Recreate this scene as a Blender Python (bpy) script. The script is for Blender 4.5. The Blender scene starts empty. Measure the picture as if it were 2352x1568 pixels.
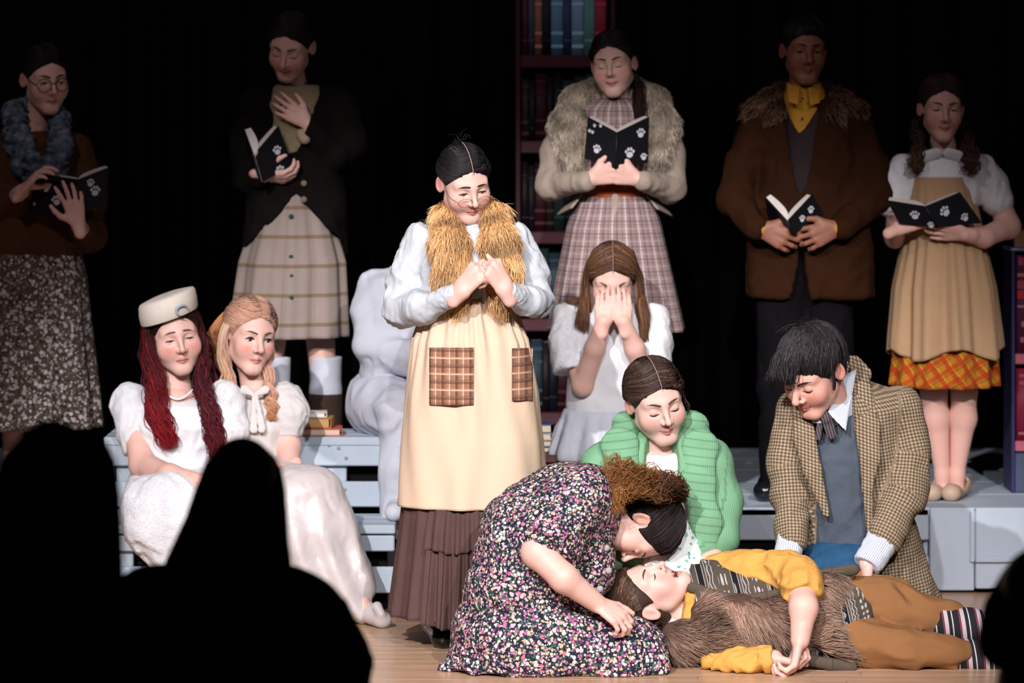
import bpy, math, random
import numpy as np
from mathutils import Vector

scene = bpy.context.scene
COL = scene.collection
# ------------------------------------------------------------------ camera
FPX, CAMH, CX, HY = 8000.0, 1.8, 1176.0, 190.0      # focal length in px (2352 wide), camera height, centre column, horizon row
cam_data = bpy.data.cameras.new('camera')
cam = bpy.data.objects.new('camera', cam_data); COL.objects.link(cam)
cam.location = (0, 0, CAMH); cam.rotation_euler = (math.radians(90), 0, 0)
cam_data.sensor_width = 36.0; cam_data.lens = FPX / 2352 * 36.0
cam_data.shift_y = -(784.0 - HY) / 2352.0
cam_data.clip_end = 200
cam_data.dof.use_dof = True; cam_data.dof.focus_distance = 10.8; cam_data.dof.aperture_fstop = 2.8
scene.camera = cam
# ------------------------------------------------------------------ world, lamps, exposure
world = bpy.data.worlds.new('World'); scene.world = world; world.use_nodes = True
world.node_tree.nodes['Background'].inputs[0].default_value = (0.5, 0.5, 0.6, 1)
world.node_tree.nodes['Background'].inputs[1].default_value = 0.0012
scene.view_settings.view_transform = 'Standard'; scene.view_settings.look = 'None'
scene.view_settings.exposure = 0.14; scene.view_settings.gamma = 1.0
scene.view_settings.use_curve_mapping = False

def spot(name, loc, target, energy, half_deg, blend, color, radius=.06):
    ld = bpy.data.lights.new(name, 'SPOT'); ld.energy = energy; ld.color = color
    ld.spot_size = math.radians(2 * half_deg); ld.spot_blend = blend; ld.shadow_soft_size = radius
    o = bpy.data.objects.new(name, ld); COL.objects.link(o); o.location = loc
    o.rotation_euler = (Vector(target) - Vector(loc)).to_track_quat('-Z', 'Y').to_euler()
    return o
WHITE = (1.0, .955, .965)
spot('stage_spotlight', (-2.6, 2.0, 5.6), (-.30, 11.1, .42), 3900, 10.4, .55, WHITE)
spot('stage_spotlight', (2.4, 2.0, 5.6), (.75, 11.1, .42), 2300, 10.4, .55, WHITE)
spot('stage_spotlight', (-.2, 1.2, 5.2), (.1, 11.0, .56), 1800, 10.0, .55, WHITE)
spot('stage_wash_light', (-3.4, 6.0, 6.5), (-.9, 12.6, .6), 300, 30, .6, (1.0, .80, .86))
spot('stage_wash_light', (3.6, 6.0, 6.5), (.4, 12.6, .6), 135, 30, .6, (1.0, .80, .86))

# ------------------------------------------------------------------ helpers
def P(x, y, Y):                      # photo pixel at distance Y -> world point (metres)
    return np.array([(x - CX) * Y / FPX, Y, CAMH - (y - HY) * Y / FPX])
def nrm(v):
    v = np.asarray(v, float); return v / max(np.linalg.norm(v), 1e-9)
def lin(h):
    h = h.lstrip('#'); c = [int(h[i:i+2], 16) / 255 for i in (0, 2, 4)]
    return tuple(x / 12.92 if x <= .04045 else ((x + .055) / 1.055) ** 2.4 for x in c)
def tag(o, label=None, cat=None, group=None, kind=None):
    if label: o['label'] = label
    if cat: o['category'] = cat
    if group: o['group'] = group
    if kind: o['kind'] = kind
    return o
def empty(name, loc):
    o = bpy.data.objects.new(name, None); COL.objects.link(o); o.location = loc; o.empty_display_size = .1
    return o
def mesh_obj(name, V, Fs, mat, parent=None, cols=None, puv=None, smooth=True):
    """Fs: array (n,3)/(n,4) or list of such arrays"""
    V = np.asarray(V, np.float32).copy()
    if parent is not None: V -= np.array(parent_base(parent), np.float32)
    if not isinstance(Fs, (list, tuple)): Fs = [Fs]
    Fs = [np.asarray(f, np.int32) for f in Fs if len(f)]
    me = bpy.data.meshes.new(name)
    loops = np.concatenate([f.ravel() for f in Fs]); sizes = np.concatenate([np.full(len(f), f.shape[1], np.int32) for f in Fs])
    me.vertices.add(len(V)); me.vertices.foreach_set('co', V.ravel())
    me.loops.add(len(loops)); me.loops.foreach_set('vertex_index', loops)
    me.polygons.add(len(sizes)); st = np.concatenate([[0], np.cumsum(sizes)[:-1]]).astype(np.int32)
    me.polygons.foreach_set('loop_start', st); me.polygons.foreach_set('loop_total', sizes)
    me.polygons.foreach_set('use_smooth', np.full(len(sizes), smooth))
    me.update(calc_edges=True)
    if cols is not None:
        a = me.attributes.new('Col', 'FLOAT_COLOR', 'POINT'); c = np.ones((len(V), 4), np.float32); c[:, :3] = cols
        a.data.foreach_set('color', c.ravel())
    if puv is not None:
        a = me.attributes.new('puv', 'FLOAT_VECTOR', 'POINT'); a.data.foreach_set('vector', np.asarray(puv, np.float32).ravel())
    if mat is not None: me.materials.append(mat)
    o = bpy.data.objects.new(name, me); COL.objects.link(o)
    if parent is not None: o.parent = parent
    return o
def parent_base(p):
    b = np.zeros(3)
    while p is not None:
        b = b + np.array(p.location); p = p.parent
    return b

# ------------------------------------------------------------------ signed distance modelling
def smin(a, b, k):
    if k <= 0: return np.minimum(a, b)
    h = np.maximum(k - np.abs(a - b), 0) / k
    return np.minimum(a, b) - h * h * k * .25
class Sdf:
    def __init__(s): s.ops = []; s.disp = None; s.bones = []
    def add(s, fn, lo, hi, k=.02, mode='u'):
        s.ops.append((fn, np.asarray(lo, np.float32), np.asarray(hi, np.float32), k, mode)); return s
    def cap(s, a, b, ra, rb=None, k=.02, mode='u', flat=None, bone=True):
        a = np.asarray(a, np.float32); b = np.asarray(b, np.float32); rb = ra if rb is None else rb
        ba = b - a; bb = max(float(ba @ ba), 1e-9)
        if flat is not None: fn_ax = np.asarray(nrm(flat[0]), np.float32); ff = flat[1]
        def f(p):
            pa = p - a; t = np.clip(pa @ ba / bb, 0, 1); q = pa - t[:, None] * ba
            d2 = (q * q).sum(1)
            if flat is not None: c = q @ fn_ax; d2 = d2 + (ff * ff - 1) * c * c
            return np.sqrt(d2) - (ra + (rb - ra) * t)
        r = max(ra, rb) * (1 if flat is None else max(1, 1 / flat[1]))
        if bone and mode == 'u': s.bones.append((a, b, (ra + rb) / 2))
        return s.add(f, np.minimum(a, b) - r, np.maximum(a, b) + r, k, mode)
    def chain(s, pts, rs, k=.02, flat=None, k0=None):
        for i in range(len(pts) - 1):
            s.cap(pts[i], pts[i+1], rs[i], rs[i+1], k if (i or k0 is None) else k0, flat=flat)
        return s
    def ell(s, c, r, ax=None, k=.02, mode='u'):
        c = np.asarray(c, np.float32); r = np.asarray(r, np.float32); A = np.eye(3, dtype=np.float32) if ax is None else np.asarray(ax, np.float32)
        def f(p):
            q = (p - c) @ A.T; u = q / r; m = np.sqrt((u * u).sum(1)); g = np.sqrt(((u / r) ** 2).sum(1)) + 1e-9
            return m * (m - 1) / g
        R = np.abs(A.T) @ r
        return s.add(f, c - R, c + R, k, mode)
    def box(s, c, h, ax=None, rnd=.005, k=.01, mode='u'):
        c = np.asarray(c, np.float32); h = np.asarray(h, np.float32); A = np.eye(3, dtype=np.float32) if ax is None else np.asarray(ax, np.float32)
        def f(p):
            q = np.abs((p - c) @ A.T) - (h - rnd)
            return np.sqrt((np.maximum(q, 0) ** 2).sum(1)) + np.minimum(q.max(1), 0) - rnd
        R = np.abs(A.T) @ h
        return s.add(f, c - R, c + R, k, mode)
    def rows(s, rows, k=.03, mode='u', fold=None, p2=2.4, capr=.02):
        """rows: (z, cx, cy, halfwidth, halfdepth) world metres: a body of stacked superellipses"""
        R = np.array(sorted(rows, key=lambda r: r[0]), np.float32); z = R[:, 0]
        def f(p):
            pz = np.clip(p[:, 2], z[0], z[-1])
            cx = np.interp(pz, z, R[:, 1]); cy = np.interp(pz, z, R[:, 2]); a = np.interp(pz, z, R[:, 3]); b = np.interp(pz, z, R[:, 4])
            u = (p[:, 0] - cx) / a; v = (p[:, 1] - cy) / b
            m = (np.abs(u) ** p2 + np.abs(v) ** p2) ** (1 / p2)
            mn = np.minimum(a, b); e = np.sqrt(u * u + v * v) + 1e-6
            r = np.sqrt((p[:, 0] - cx) ** 2 + (p[:, 1] - cy) ** 2)
            d = np.where(m > .3, (m - 1) * r / np.maximum(m, .3), (m - 1) * mn)
            if fold is not None: d = d + fold(np.arctan2(u, -v), p[:, 2], p)
            dz = np.maximum(p[:, 2] - z[-1], z[0] - p[:, 2])
            q0 = np.maximum(d + capr, 0); q1 = np.maximum(dz + capr, 0)
            return (np.sqrt(q0 * q0 + q1 * q1) + np.minimum(np.maximum(d + capr, dz + capr), 0) - capr).astype(np.float32)
        lo = [(R[:, 1] - R[:, 3]).min() - .03, (R[:, 2] - R[:, 4]).min() - .03, z[0]]
        hi = [(R[:, 1] + R[:, 3]).max() + .03, (R[:, 2] + R[:, 4]).max() + .03, z[-1]]
        zc = R[:, 0]; s.bones.append((np.array([R[-1, 1], R[-1, 2], z[-1]]), np.array([R[0, 1], R[0, 2], z[0]]), float(R[:, 3].mean())))
        return s.add(f, lo, hi, k, mode)
    def cut(s, pt, n, k=.004):
        """remove everything on the side n points to"""
        pt = np.asarray(pt, np.float32); n = np.asarray(nrm(n), np.float32)
        return s.add(lambda p: -((p - pt) @ n), [-99] * 3, [99] * 3, k, 's')
    def __call__(s, p, margin=.06):
        d = np.full(len(p), .25, np.float32)
        for fn, lo, hi, k, mode in s.ops:
            m = margin + k
            idx = np.nonzero(np.all((p > lo - m) & (p < hi + m), axis=1))[0]
            if len(idx) == 0: continue
            full = len(idx) == len(p)
            v = fn(p if full else p[idx]).astype(np.float32)
            cur = d if full else d[idx]
            if mode == 'u': r = smin(cur, v, k)
            elif mode == 's': r = -smin(-cur, v, k)
            else: r = -smin(-cur, -v, k)
            if full: d = r
            else: d[idx] = r
        if s.disp is not None: d = d + s.disp(p)
        return d
    def bounds(s):
        lo = np.min([o[1] for o in s.ops if o[4] == 'u'], axis=0); hi = np.max([o[2] for o in s.ops if o[4] == 'u'], axis=0)
        return lo, hi
def nets(f, h, lo=None, hi=None, pad=.02):
    if lo is None: lo, hi = f.bounds()
    lo = np.asarray(lo, np.float32) - pad; hi = np.asarray(hi, np.float32) + pad
    m = np.ceil((hi - lo) / (4 * h)).astype(int) + 1
    g = [lo[i] + np.arange(m[i] + 1) * 4 * h for i in range(3)]
    pts = np.stack(np.meshgrid(*g, indexing='ij'), -1).reshape(-1, 3).astype(np.float32)
    c = f(pts, max(.06, 10 * h)).reshape(m + 1)
    near = np.abs(c) < 4 * h * 1.7
    act = np.zeros(m, bool)
    for i in (0, 1):
        for j in (0, 1):
            for k in (0, 1): act |= near[i:i+m[0], j:j+m[1], k:k+m[2]]
    n = m * 4 + 1
    D = np.repeat(np.repeat(np.repeat(c[:-1, :-1, :-1], 4, 0), 4, 1), 4, 2); D = np.pad(D, ((0, 1),) * 3, mode='edge')
    mask = np.zeros(n, bool)
    A4 = np.repeat(np.repeat(np.repeat(act, 4, 0), 4, 1), 4, 2)
    for i in (0, 1):
        for j in (0, 1):
            for k in (0, 1): mask[i:i+n[0]-1, j:j+n[1]-1, k:k+n[2]-1] |= A4
    idx = np.argwhere(mask)
    D[idx[:, 0], idx[:, 1], idx[:, 2]] = f((lo + idx * h).astype(np.float32))
    S = D < 0
    cnt = np.zeros(n - 1, np.int8)
    for i in (0, 1):
        for j in (0, 1):
            for k in (0, 1): cnt += S[i:i+n[0]-1, j:j+n[1]-1, k:k+n[2]-1]
    cells = np.argwhere((cnt > 0) & (cnt < 8))
    vid = np.full(n - 1, -1, np.int32); vid[cells[:, 0], cells[:, 1], cells[:, 2]] = np.arange(len(cells))
    acc = np.zeros((len(cells), 3), np.float32); num = np.zeros(len(cells), np.float32)
    corner = [(i, j, k) for i in (0, 1) for j in (0, 1) for k in (0, 1)]
    for a in corner:
        for ax in range(3):
            if a[ax]: continue
            b = list(a); b[ax] = 1
            da = D[cells[:, 0] + a[0], cells[:, 1] + a[1], cells[:, 2] + a[2]]; db = D[cells[:, 0] + b[0], cells[:, 1] + b[1], cells[:, 2] + b[2]]
            x = (da < 0) != (db < 0); t = np.where(x, da / np.where(np.abs(da - db) < 1e-12, 1, da - db), 0)
            pos = np.tile(np.array(a, np.float32), (len(cells), 1)); pos[:, ax] += t
            acc += pos * x[:, None]; num += x
    V = lo + (cells + acc / num[:, None]) * h
    quads = []
    for ax in range(3):
        sl0 = [slice(1, -1)] * 3; sl0[ax] = slice(0, -1); sl1 = list(sl0); sl1[ax] = slice(1, None)
        s0 = S[tuple(sl0)]; s1 = S[tuple(sl1)]
        e = np.argwhere(s0 != s1); off = np.ones(3, int); off[ax] = 0; e = e + off
        u, w = (ax + 1) % 3, (ax + 2) % 3
        def q(du, dw):
            t = e.copy(); t[:, u] -= du; t[:, w] -= dw; return vid[t[:, 0], t[:, 1], t[:, 2]]
        Q = np.stack([q(1, 1), q(0, 1), q(0, 0), q(1, 0)], 1)
        fl = ~S[e[:, 0], e[:, 1], e[:, 2]]; Q[fl] = Q[fl][:, ::-1]
        quads.append(Q)
    Q = np.concatenate(quads); Q = Q[(Q >= 0).all(1)]
    return V, Q
def bone_uv(bones, V):
    """pattern coordinates: metres round and along the nearest bone, seam on the far side"""
    best = np.full(len(V), 1e9); uv = np.zeros((len(V), 3))
    for i, (a, b, r) in enumerate(bones):
        ba = b - a; L = np.linalg.norm(ba); t = (V - a) @ ba / (L * L); q = V - a - np.clip(t, 0, 1)[:, None] * ba
        d = np.linalg.norm(q, axis=1) - r
        ax = ba / L; ref = np.array([0, -1., 0]); ref = nrm(ref - ax * (ref @ ax)) if abs(ax[1]) < .95 else nrm(np.cross(ax, [1, 0, 0])); sd = np.cross(ax, ref)
        q2 = V - a - t[:, None] * ba
        ang = np.arctan2(q2 @ sd, q2 @ ref)
        m = d < best; best[m] = d[m]
        uv[m, 0] = ang[m] * r; uv[m, 1] = t[m] * L; uv[m, 2] = i
    return uv
def sdf_obj(name, s, h, mat, parent, cols=None, uv=False, lo=None, hi=None):
    V, Q = nets(s, h * 1.22 if h > .0045 else h, lo, hi)
    c = cols(V) if callable(cols) else cols
    puv = bone_uv(s.bones, V) if uv is True else (uv(V) if callable(uv) else None)
    return mesh_obj(name, V, Q, mat, parent, cols=c, puv=puv)
def merge(parts):
    V = []; F = {}; n = 0
    for v, f in parts:
        fl = f if isinstance(f, list) else [f]
        for g in fl:
            g = np.asarray(g)
            if len(g): F.setdefault(g.shape[1], []).append(g + n)
        V.append(v); n += len(v)
    return np.concatenate(V), [np.concatenate(g) for g in F.values()]
class Wave:                                   # cheap smooth noise: a sum of sines
    def __init__(s, wl, seed, n=7, stretch=(1, 1, 1)):
        r = np.random.RandomState(seed); d = r.normal(size=(n, 3)); d /= np.linalg.norm(d, axis=1)[:, None]
        s.w = (d * (2 * np.pi / wl) * r.uniform(.6, 1.5, (n, 1)) / np.array(stretch)).astype(np.float32); s.ph = r.uniform(0, 6.28, n).astype(np.float32); s.n = n
    def __call__(s, p): return np.sin(p @ s.w.T + s.ph).sum(1) / math.sqrt(s.n) * .8
def wrinkle(amp, wl, seed, stretch=(1, 1, 1), amp2=0, wl2=.02):
    A = Wave(wl, seed, 6, stretch); B = Wave(wl * 2.3, seed + 1, 5); C = Wave(wl2, seed + 2, 6, stretch)
    L_ = np.array(stretch, float); E = Wave(wl * 1.1, seed + 4, 3, tuple(np.where(L_ >= L_.max() - .01, 4.5, .9)) if L_.max() > 1.01 else (4., .9, 1.2))
    def f(p):
        w = A(p + .25 * wl * np.stack([B(p), B(p[:, ::-1]), B(p)], 1).astype(np.float32))
        r = 1.15 * amp * (np.abs(w) - .55)
        q = p + .3 * wl * np.stack([B(p), B(p[:, ::-1]), 0 * p[:, 0]], 1).astype(np.float32)
        r = r + .75 * amp * np.maximum(1 - np.abs(E(q)) * 2.2, 0) ** 1.3 * np.clip(.5 + B(p * 1.3), 0, 1)
        if amp2: r = r + amp2 * C(p)
        return r.astype(np.float32)
    return f
def tubes(paths, radii, ns=4, close=True):
    """paths (N,K,3), radii (N,K) -> one mesh of N tapered tubes"""
    P_ = np.asarray(paths, np.float32); R_ = np.broadcast_to(np.asarray(radii, np.float32), P_.shape[:2])
    N, K, _ = P_.shape
    T = np.gradient(P_, axis=1); T /= np.linalg.norm(T, axis=2, keepdims=True) + 1e-9
    ref = np.tile(np.array([.31, .83, .46], np.float32), (N, 1)); ref = ref / np.linalg.norm(ref, axis=1)[:, None]
    A = np.cross(T, ref[:, None, :]); A /= np.linalg.norm(A, axis=2, keepdims=True) + 1e-9; B = np.cross(T, A)
    th = np.arange(ns) * 2 * np.pi / ns
    V = P_[:, :, None, :] + R_[:, :, None, None] * (np.cos(th)[:, None] * A[:, :, None, :] + np.sin(th)[:, None] * B[:, :, None, :])
    V = V.reshape(-1, 3)
    i, k, j = np.meshgrid(np.arange(N), np.arange(K - 1), np.arange(ns), indexing='ij'); j2 = (j + 1) % ns
    base = i * K * ns
    Q = np.stack([base + k * ns + j, base + k * ns + j2, base + (k + 1) * ns + j2, base + (k + 1) * ns + j], -1).reshape(-1, 4)
    Fs = [Q]
    if close:
        e = np.arange(N) * K * ns
        if ns == 4:
            Fs.append(np.stack([e[:, None] + np.array([3, 2, 1, 0]), ], 1).reshape(-1, 4)); Fs.append((e[:, None] + (K - 1) * ns + np.arange(4)))
            Fs = [np.concatenate(Fs)]
        elif ns == 3:
            Fs.append(np.concatenate([e[:, None] + np.array([2, 1, 0]), e[:, None] + (K - 1) * ns + np.arange(3)]))
        else:
            Fs.append(np.concatenate([e[:, None] + np.arange(ns)[::-1], e[:, None] + (K - 1) * ns + np.arange(ns)]))
    return V, Fs
def curve(pts, n):                             # Catmull-Rom through pts, n samples
    p = np.asarray(pts, float)
    if len(p) == 2: t = np.linspace(0, 1, n)[:, None]; return p[0] * (1 - t) + p[1] * t
    q = np.vstack([2 * p[0] - p[1], p, 2 * p[-1] - p[-2]]); m = len(p) - 1
    u = np.linspace(0, m - 1e-6, n); i = u.astype(int); t = (u - i)[:, None]
    a, b, c, d = q[i], q[i+1], q[i+2], q[i+3]
    return .5 * (2 * b + (c - a) * t + (2 * a - 5 * b + 4 * c - d) * t ** 2 + (3 * b - a - 3 * c + d) * t ** 3)
def loft(rows, nu=96, nv=48, fold=None, p2=2.2, close_top=False, arc=None):
    """rows (z,cx,cy,a,b) world -> open cloth tube; pattern coordinates in metres"""
    R = np.array(sorted(rows, key=lambda r: -r[0]), float); t = np.linspace(0, 1, len(R))
    s = np.linspace(0, 1, nv); L = np.concatenate([[0], np.cumsum(np.linalg.norm(np.diff(R[:, :3], axis=0), axis=1))])
    ss = s * L[-1]; C = np.stack([np.interp(ss, L, R[:, i]) for i in range(5)], 1)
    th = np.linspace(-math.pi, math.pi, nu + 1) if arc is None else np.linspace(arc[0], arc[1], nu + 1)
    TH, SS = np.meshgrid(th, s)
    den = (np.abs(np.sin(TH)) ** p2 + np.abs(np.cos(TH)) ** p2) ** (1 / p2)
    r = 1 / den
    X = C[:, 1:2] + C[:, 3:4] * r * np.sin(TH); Y = C[:, 2:3] - C[:, 4:5] * r * np.cos(TH); Z = np.repeat(C[:, 0:1], nu + 1, 1)
    if fold is not None:
        k, dz = fold(TH, SS)
        X = X + k * np.sin(TH); Y = Y - k * np.cos(TH); Z = Z + dz
    V = np.stack([X, Y, Z], -1).reshape(-1, 3)
    aw = np.repeat(np.maximum(C[:, 3], C[:, 4])[:, None], nu + 1, 1).mean()
    uv = np.stack([TH * aw, SS * L[-1], 0 * TH], -1).reshape(-1, 3)
    i, j = np.meshgrid(np.arange(nv - 1), np.arange(nu), indexing='ij'); w = nu + 1
    Q = np.stack([i * w + j, (i + 1) * w + j, (i + 1) * w + j + 1, i * w + j + 1], -1).reshape(-1, 4)
    return V, Q, uv
def cloth_obj(name, VQU, mat, parent, thick=.004):
    V, Q, uv = VQU
    o = mesh_obj(name, V, Q, mat, parent, puv=uv)
    if thick: m = o.modifiers.new('thickness', 'SOLIDIFY'); m.thickness = thick; m.offset = -1
    return o
def box_mesh(c, h, ax=None, bev=.0):
    A = np.eye(3) if ax is None else np.asarray(ax, float)
    sg = np.array([[x, y, z] for x in (-1, 1) for y in (-1, 1) for z in (-1, 1)], float)
    Fq = np.array([[0, 1, 3, 2], [4, 6, 7, 5], [0, 4, 5, 1], [2, 3, 7, 6], [0, 2, 6, 4], [1, 5, 7, 3]])
    if bev <= 0: return np.asarray(c) + (sg * h) @ A, Fq
    h = np.asarray(h, float); V = []
    for s_ in sg:
        for ax_ in range(3):
            q = s_ * (h - bev); q[ax_] = s_[ax_] * h[ax_]; V.append(q)
    V = np.array(V)
    Fs4 = [[f * 3 + a for f in fq] for fq, a in zip(Fq, (0, 0, 1, 1, 2, 2))]
    T3 = []
    for n, s_ in enumerate(sg):
        t = [n * 3, n * 3 + 1, n * 3 + 2]; T3.append(t if s_.prod() > 0 else t[::-1])
    E4 = []
    idx = {tuple(s_): n for n, s_ in enumerate(sg)}
    for n, s_ in enumerate(sg):
        for a in range(3):
            if s_[a] < 0:
                s2 = s_.copy(); s2[a] = 1; m = idx[tuple(s2)]; b, c_ = (a + 1) % 3, (a + 2) % 3
                qd = [n * 3 + b, m * 3 + b, m * 3 + c_, n * 3 + c_]
                E4.append(qd if s_[b] * s_[c_] < 0 else qd[::-1])
    return np.asarray(c) + V @ A, [np.array(Fs4 + E4), np.array(T3)]
# ------------------------------------------------------------------ materials
class NT:
    def __init__(s, name, rough=.8, spec=.3):
        s.m = bpy.data.materials.new(name); s.m.use_nodes = True; s.t = s.m.node_tree; s.b = s.t.nodes['Principled BSDF']
        s.b.inputs['Roughness'].default_value = rough; s.b.inputs['Specular IOR Level'].default_value = spec
    def n(s, typ, **kw):
        nd = s.t.nodes.new(typ)
        for k, v in kw.items():
            if k.startswith('i_'): nd.inputs[k[2:].replace('_', ' ')].default_value = v
            else: setattr(nd, k, v)
        return nd
    def l(s, a, b): s.t.links.new(a, b)
    def coord(s, kind='obj'):
        if kind == 'obj': return s.n('ShaderNodeTexCoord').outputs['Object']
        return s.n('ShaderNodeAttribute', attribute_name='puv').outputs['Vector']
    def math(s, op, a, b=None, c=None, clamp=False):
        nd = s.n('ShaderNodeMath', operation=op, use_clamp=clamp)
        for i, v in enumerate((a, b, c)):
            if v is None: continue
            if isinstance(v, (int, float)): nd.inputs[i].default_value = v
            else: s.l(v, nd.inputs[i])
        return nd.outputs[0]
    def mix(s, fac, a, b, mode='MIX'):
        nd = s.n('ShaderNodeMix', data_type='RGBA', blend_type=mode)
        for sock, v in ((nd.inputs[0], fac), (nd.inputs[6], a), (nd.inputs[7], b)):
            if isinstance(v, (int, float)): sock.default_value = v
            elif isinstance(v, tuple): sock.default_value = (*v[:3], 1)
            else: s.l(v, sock)
        return nd.outputs[2]
    def noise(s, vec, scale, detail=3, rough=.55, out=0):
        nd = s.n('ShaderNodeTexNoise'); nd.inputs['Scale'].default_value = scale; nd.inputs['Detail'].default_value = detail; nd.inputs['Roughness'].default_value = rough
        s.l(vec, nd.inputs['Vector']); return nd.outputs[out]
    def ramp(s, fac, stops, interp='LINEAR'):
        nd = s.n('ShaderNodeValToRGB'); cr = nd.color_ramp; cr.interpolation = interp
        while len(cr.elements) < len(stops): cr.elements.new(.5)
        for e, (p, c) in zip(cr.elements, stops): e.position = p; e.color = (*c, 1)
        s.l(fac, nd.inputs[0]); return nd.outputs[0]
    def scale(s, vec, sc):
        nd = s.n('ShaderNodeMapping'); nd.inputs['Scale'].default_value = sc; s.l(vec, nd.inputs[0]); return nd.outputs[0]
    def sep(s, vec):
        nd = s.n('ShaderNodeSeparateXYZ'); s.l(vec, nd.inputs[0]); return nd.outputs
    def vor(s, vec, scale, feature='F1', out='Distance', rand=1.0):
        nd = s.n('ShaderNodeTexVoronoi', feature=feature); nd.inputs['Scale'].default_value = scale; nd.inputs['Randomness'].default_value = rand
        s.l(vec, nd.inputs['Vector']); return nd.outputs[out]
    def bump(s, h, strength=.3, dist=.002):
        nd = s.n('ShaderNodeBump'); nd.inputs['Strength'].default_value = strength; nd.inputs['Distance'].default_value = dist
        s.l(h, nd.inputs['Height']); s.l(nd.outputs[0], s.b.inputs['Normal'])
    def col(s, c):
        if isinstance(c, tuple): s.b.inputs['Base Color'].default_value = (*c[:3], 1)
        else: s.l(c, s.b.inputs['Base Color'])
        return s
    def stripe(s, x, period, duty, phase=0.):        # 1 inside the stripe
        f = s.math('FRACT', s.math('ADD', s.math('DIVIDE', x, period), phase)); return s.math('LESS_THAN', f, duty)
def cloth(name, c, var=.12, rough=.9, weave=900, bump=.25, sheen=.0, big=9., spec=.2):
    m = NT(name, rough, spec); o = m.coord()
    n1 = m.noise(o, big, 4); f = m.math('MULTIPLY_ADD', n1, var * 2, 1 - var)
    dark = tuple(x * (1 - var) for x in c); lite = tuple(min(1, x * (1 + var * .5)) for x in c)
    m.col(m.mix(m.math('MULTIPLY_ADD', n1, 1.6, -.3, clamp=True), dark, lite))
    w = m.noise(o, weave, 2); m.bump(m.math('MULTIPLY_ADD', m.noise(o, 60, 3), 2.5, w), bump, .0015)
    if sheen: m.b.inputs['Sheen Weight'].default_value = sheen
    return m.m
def skin_mat(name):
    m = NT(name, .5, .35); a = m.n('ShaderNodeAttribute', attribute_name='Col').outputs['Color']; o = m.coord()
    n = m.noise(o, 40, 4)
    m.col(m.mix(m.math('MULTIPLY', n, .22), a, (.55, .16, .12), 'MIX')); m.bump(m.noise(o, 500, 2), .12, .0008)
    m.b.inputs['Subsurface Weight'].default_value = .12; m.b.inputs['Subsurface Radius'].default_value = (.012, .005, .003); m.b.inputs['Subsurface Scale'].default_value = 1.0
    return m.m
def vcol_mat(name, rough=.45, spec=.4, aniso=0., bump=0.):
    m = NT(name, rough, spec); a = m.n('ShaderNodeAttribute', attribute_name='Col').outputs['Color']; m.col(a)
    if bump: m.bump(m.noise(m.coord(), 700, 2), bump, .001)
    return m.m
def plain(name, c, rough=.6, spec=.3, metal=0.):
    m = NT(name, rough, spec); n = m.noise(m.coord(), 14, 4); m.col(m.mix(n, tuple(x * .88 for x in c), tuple(min(1, x * 1.08) for x in c)))
    m.b.inputs['Metallic'].default_value = metal; return m.m
SKIN = skin_mat('skin'); HAIR = vcol_mat('hair', .55, .22); FUR = vcol_mat('fur', .75, .15); EYE = vcol_mat('eye', .12, .5); PAINT = vcol_mat('tinted', .6, .3)
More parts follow.
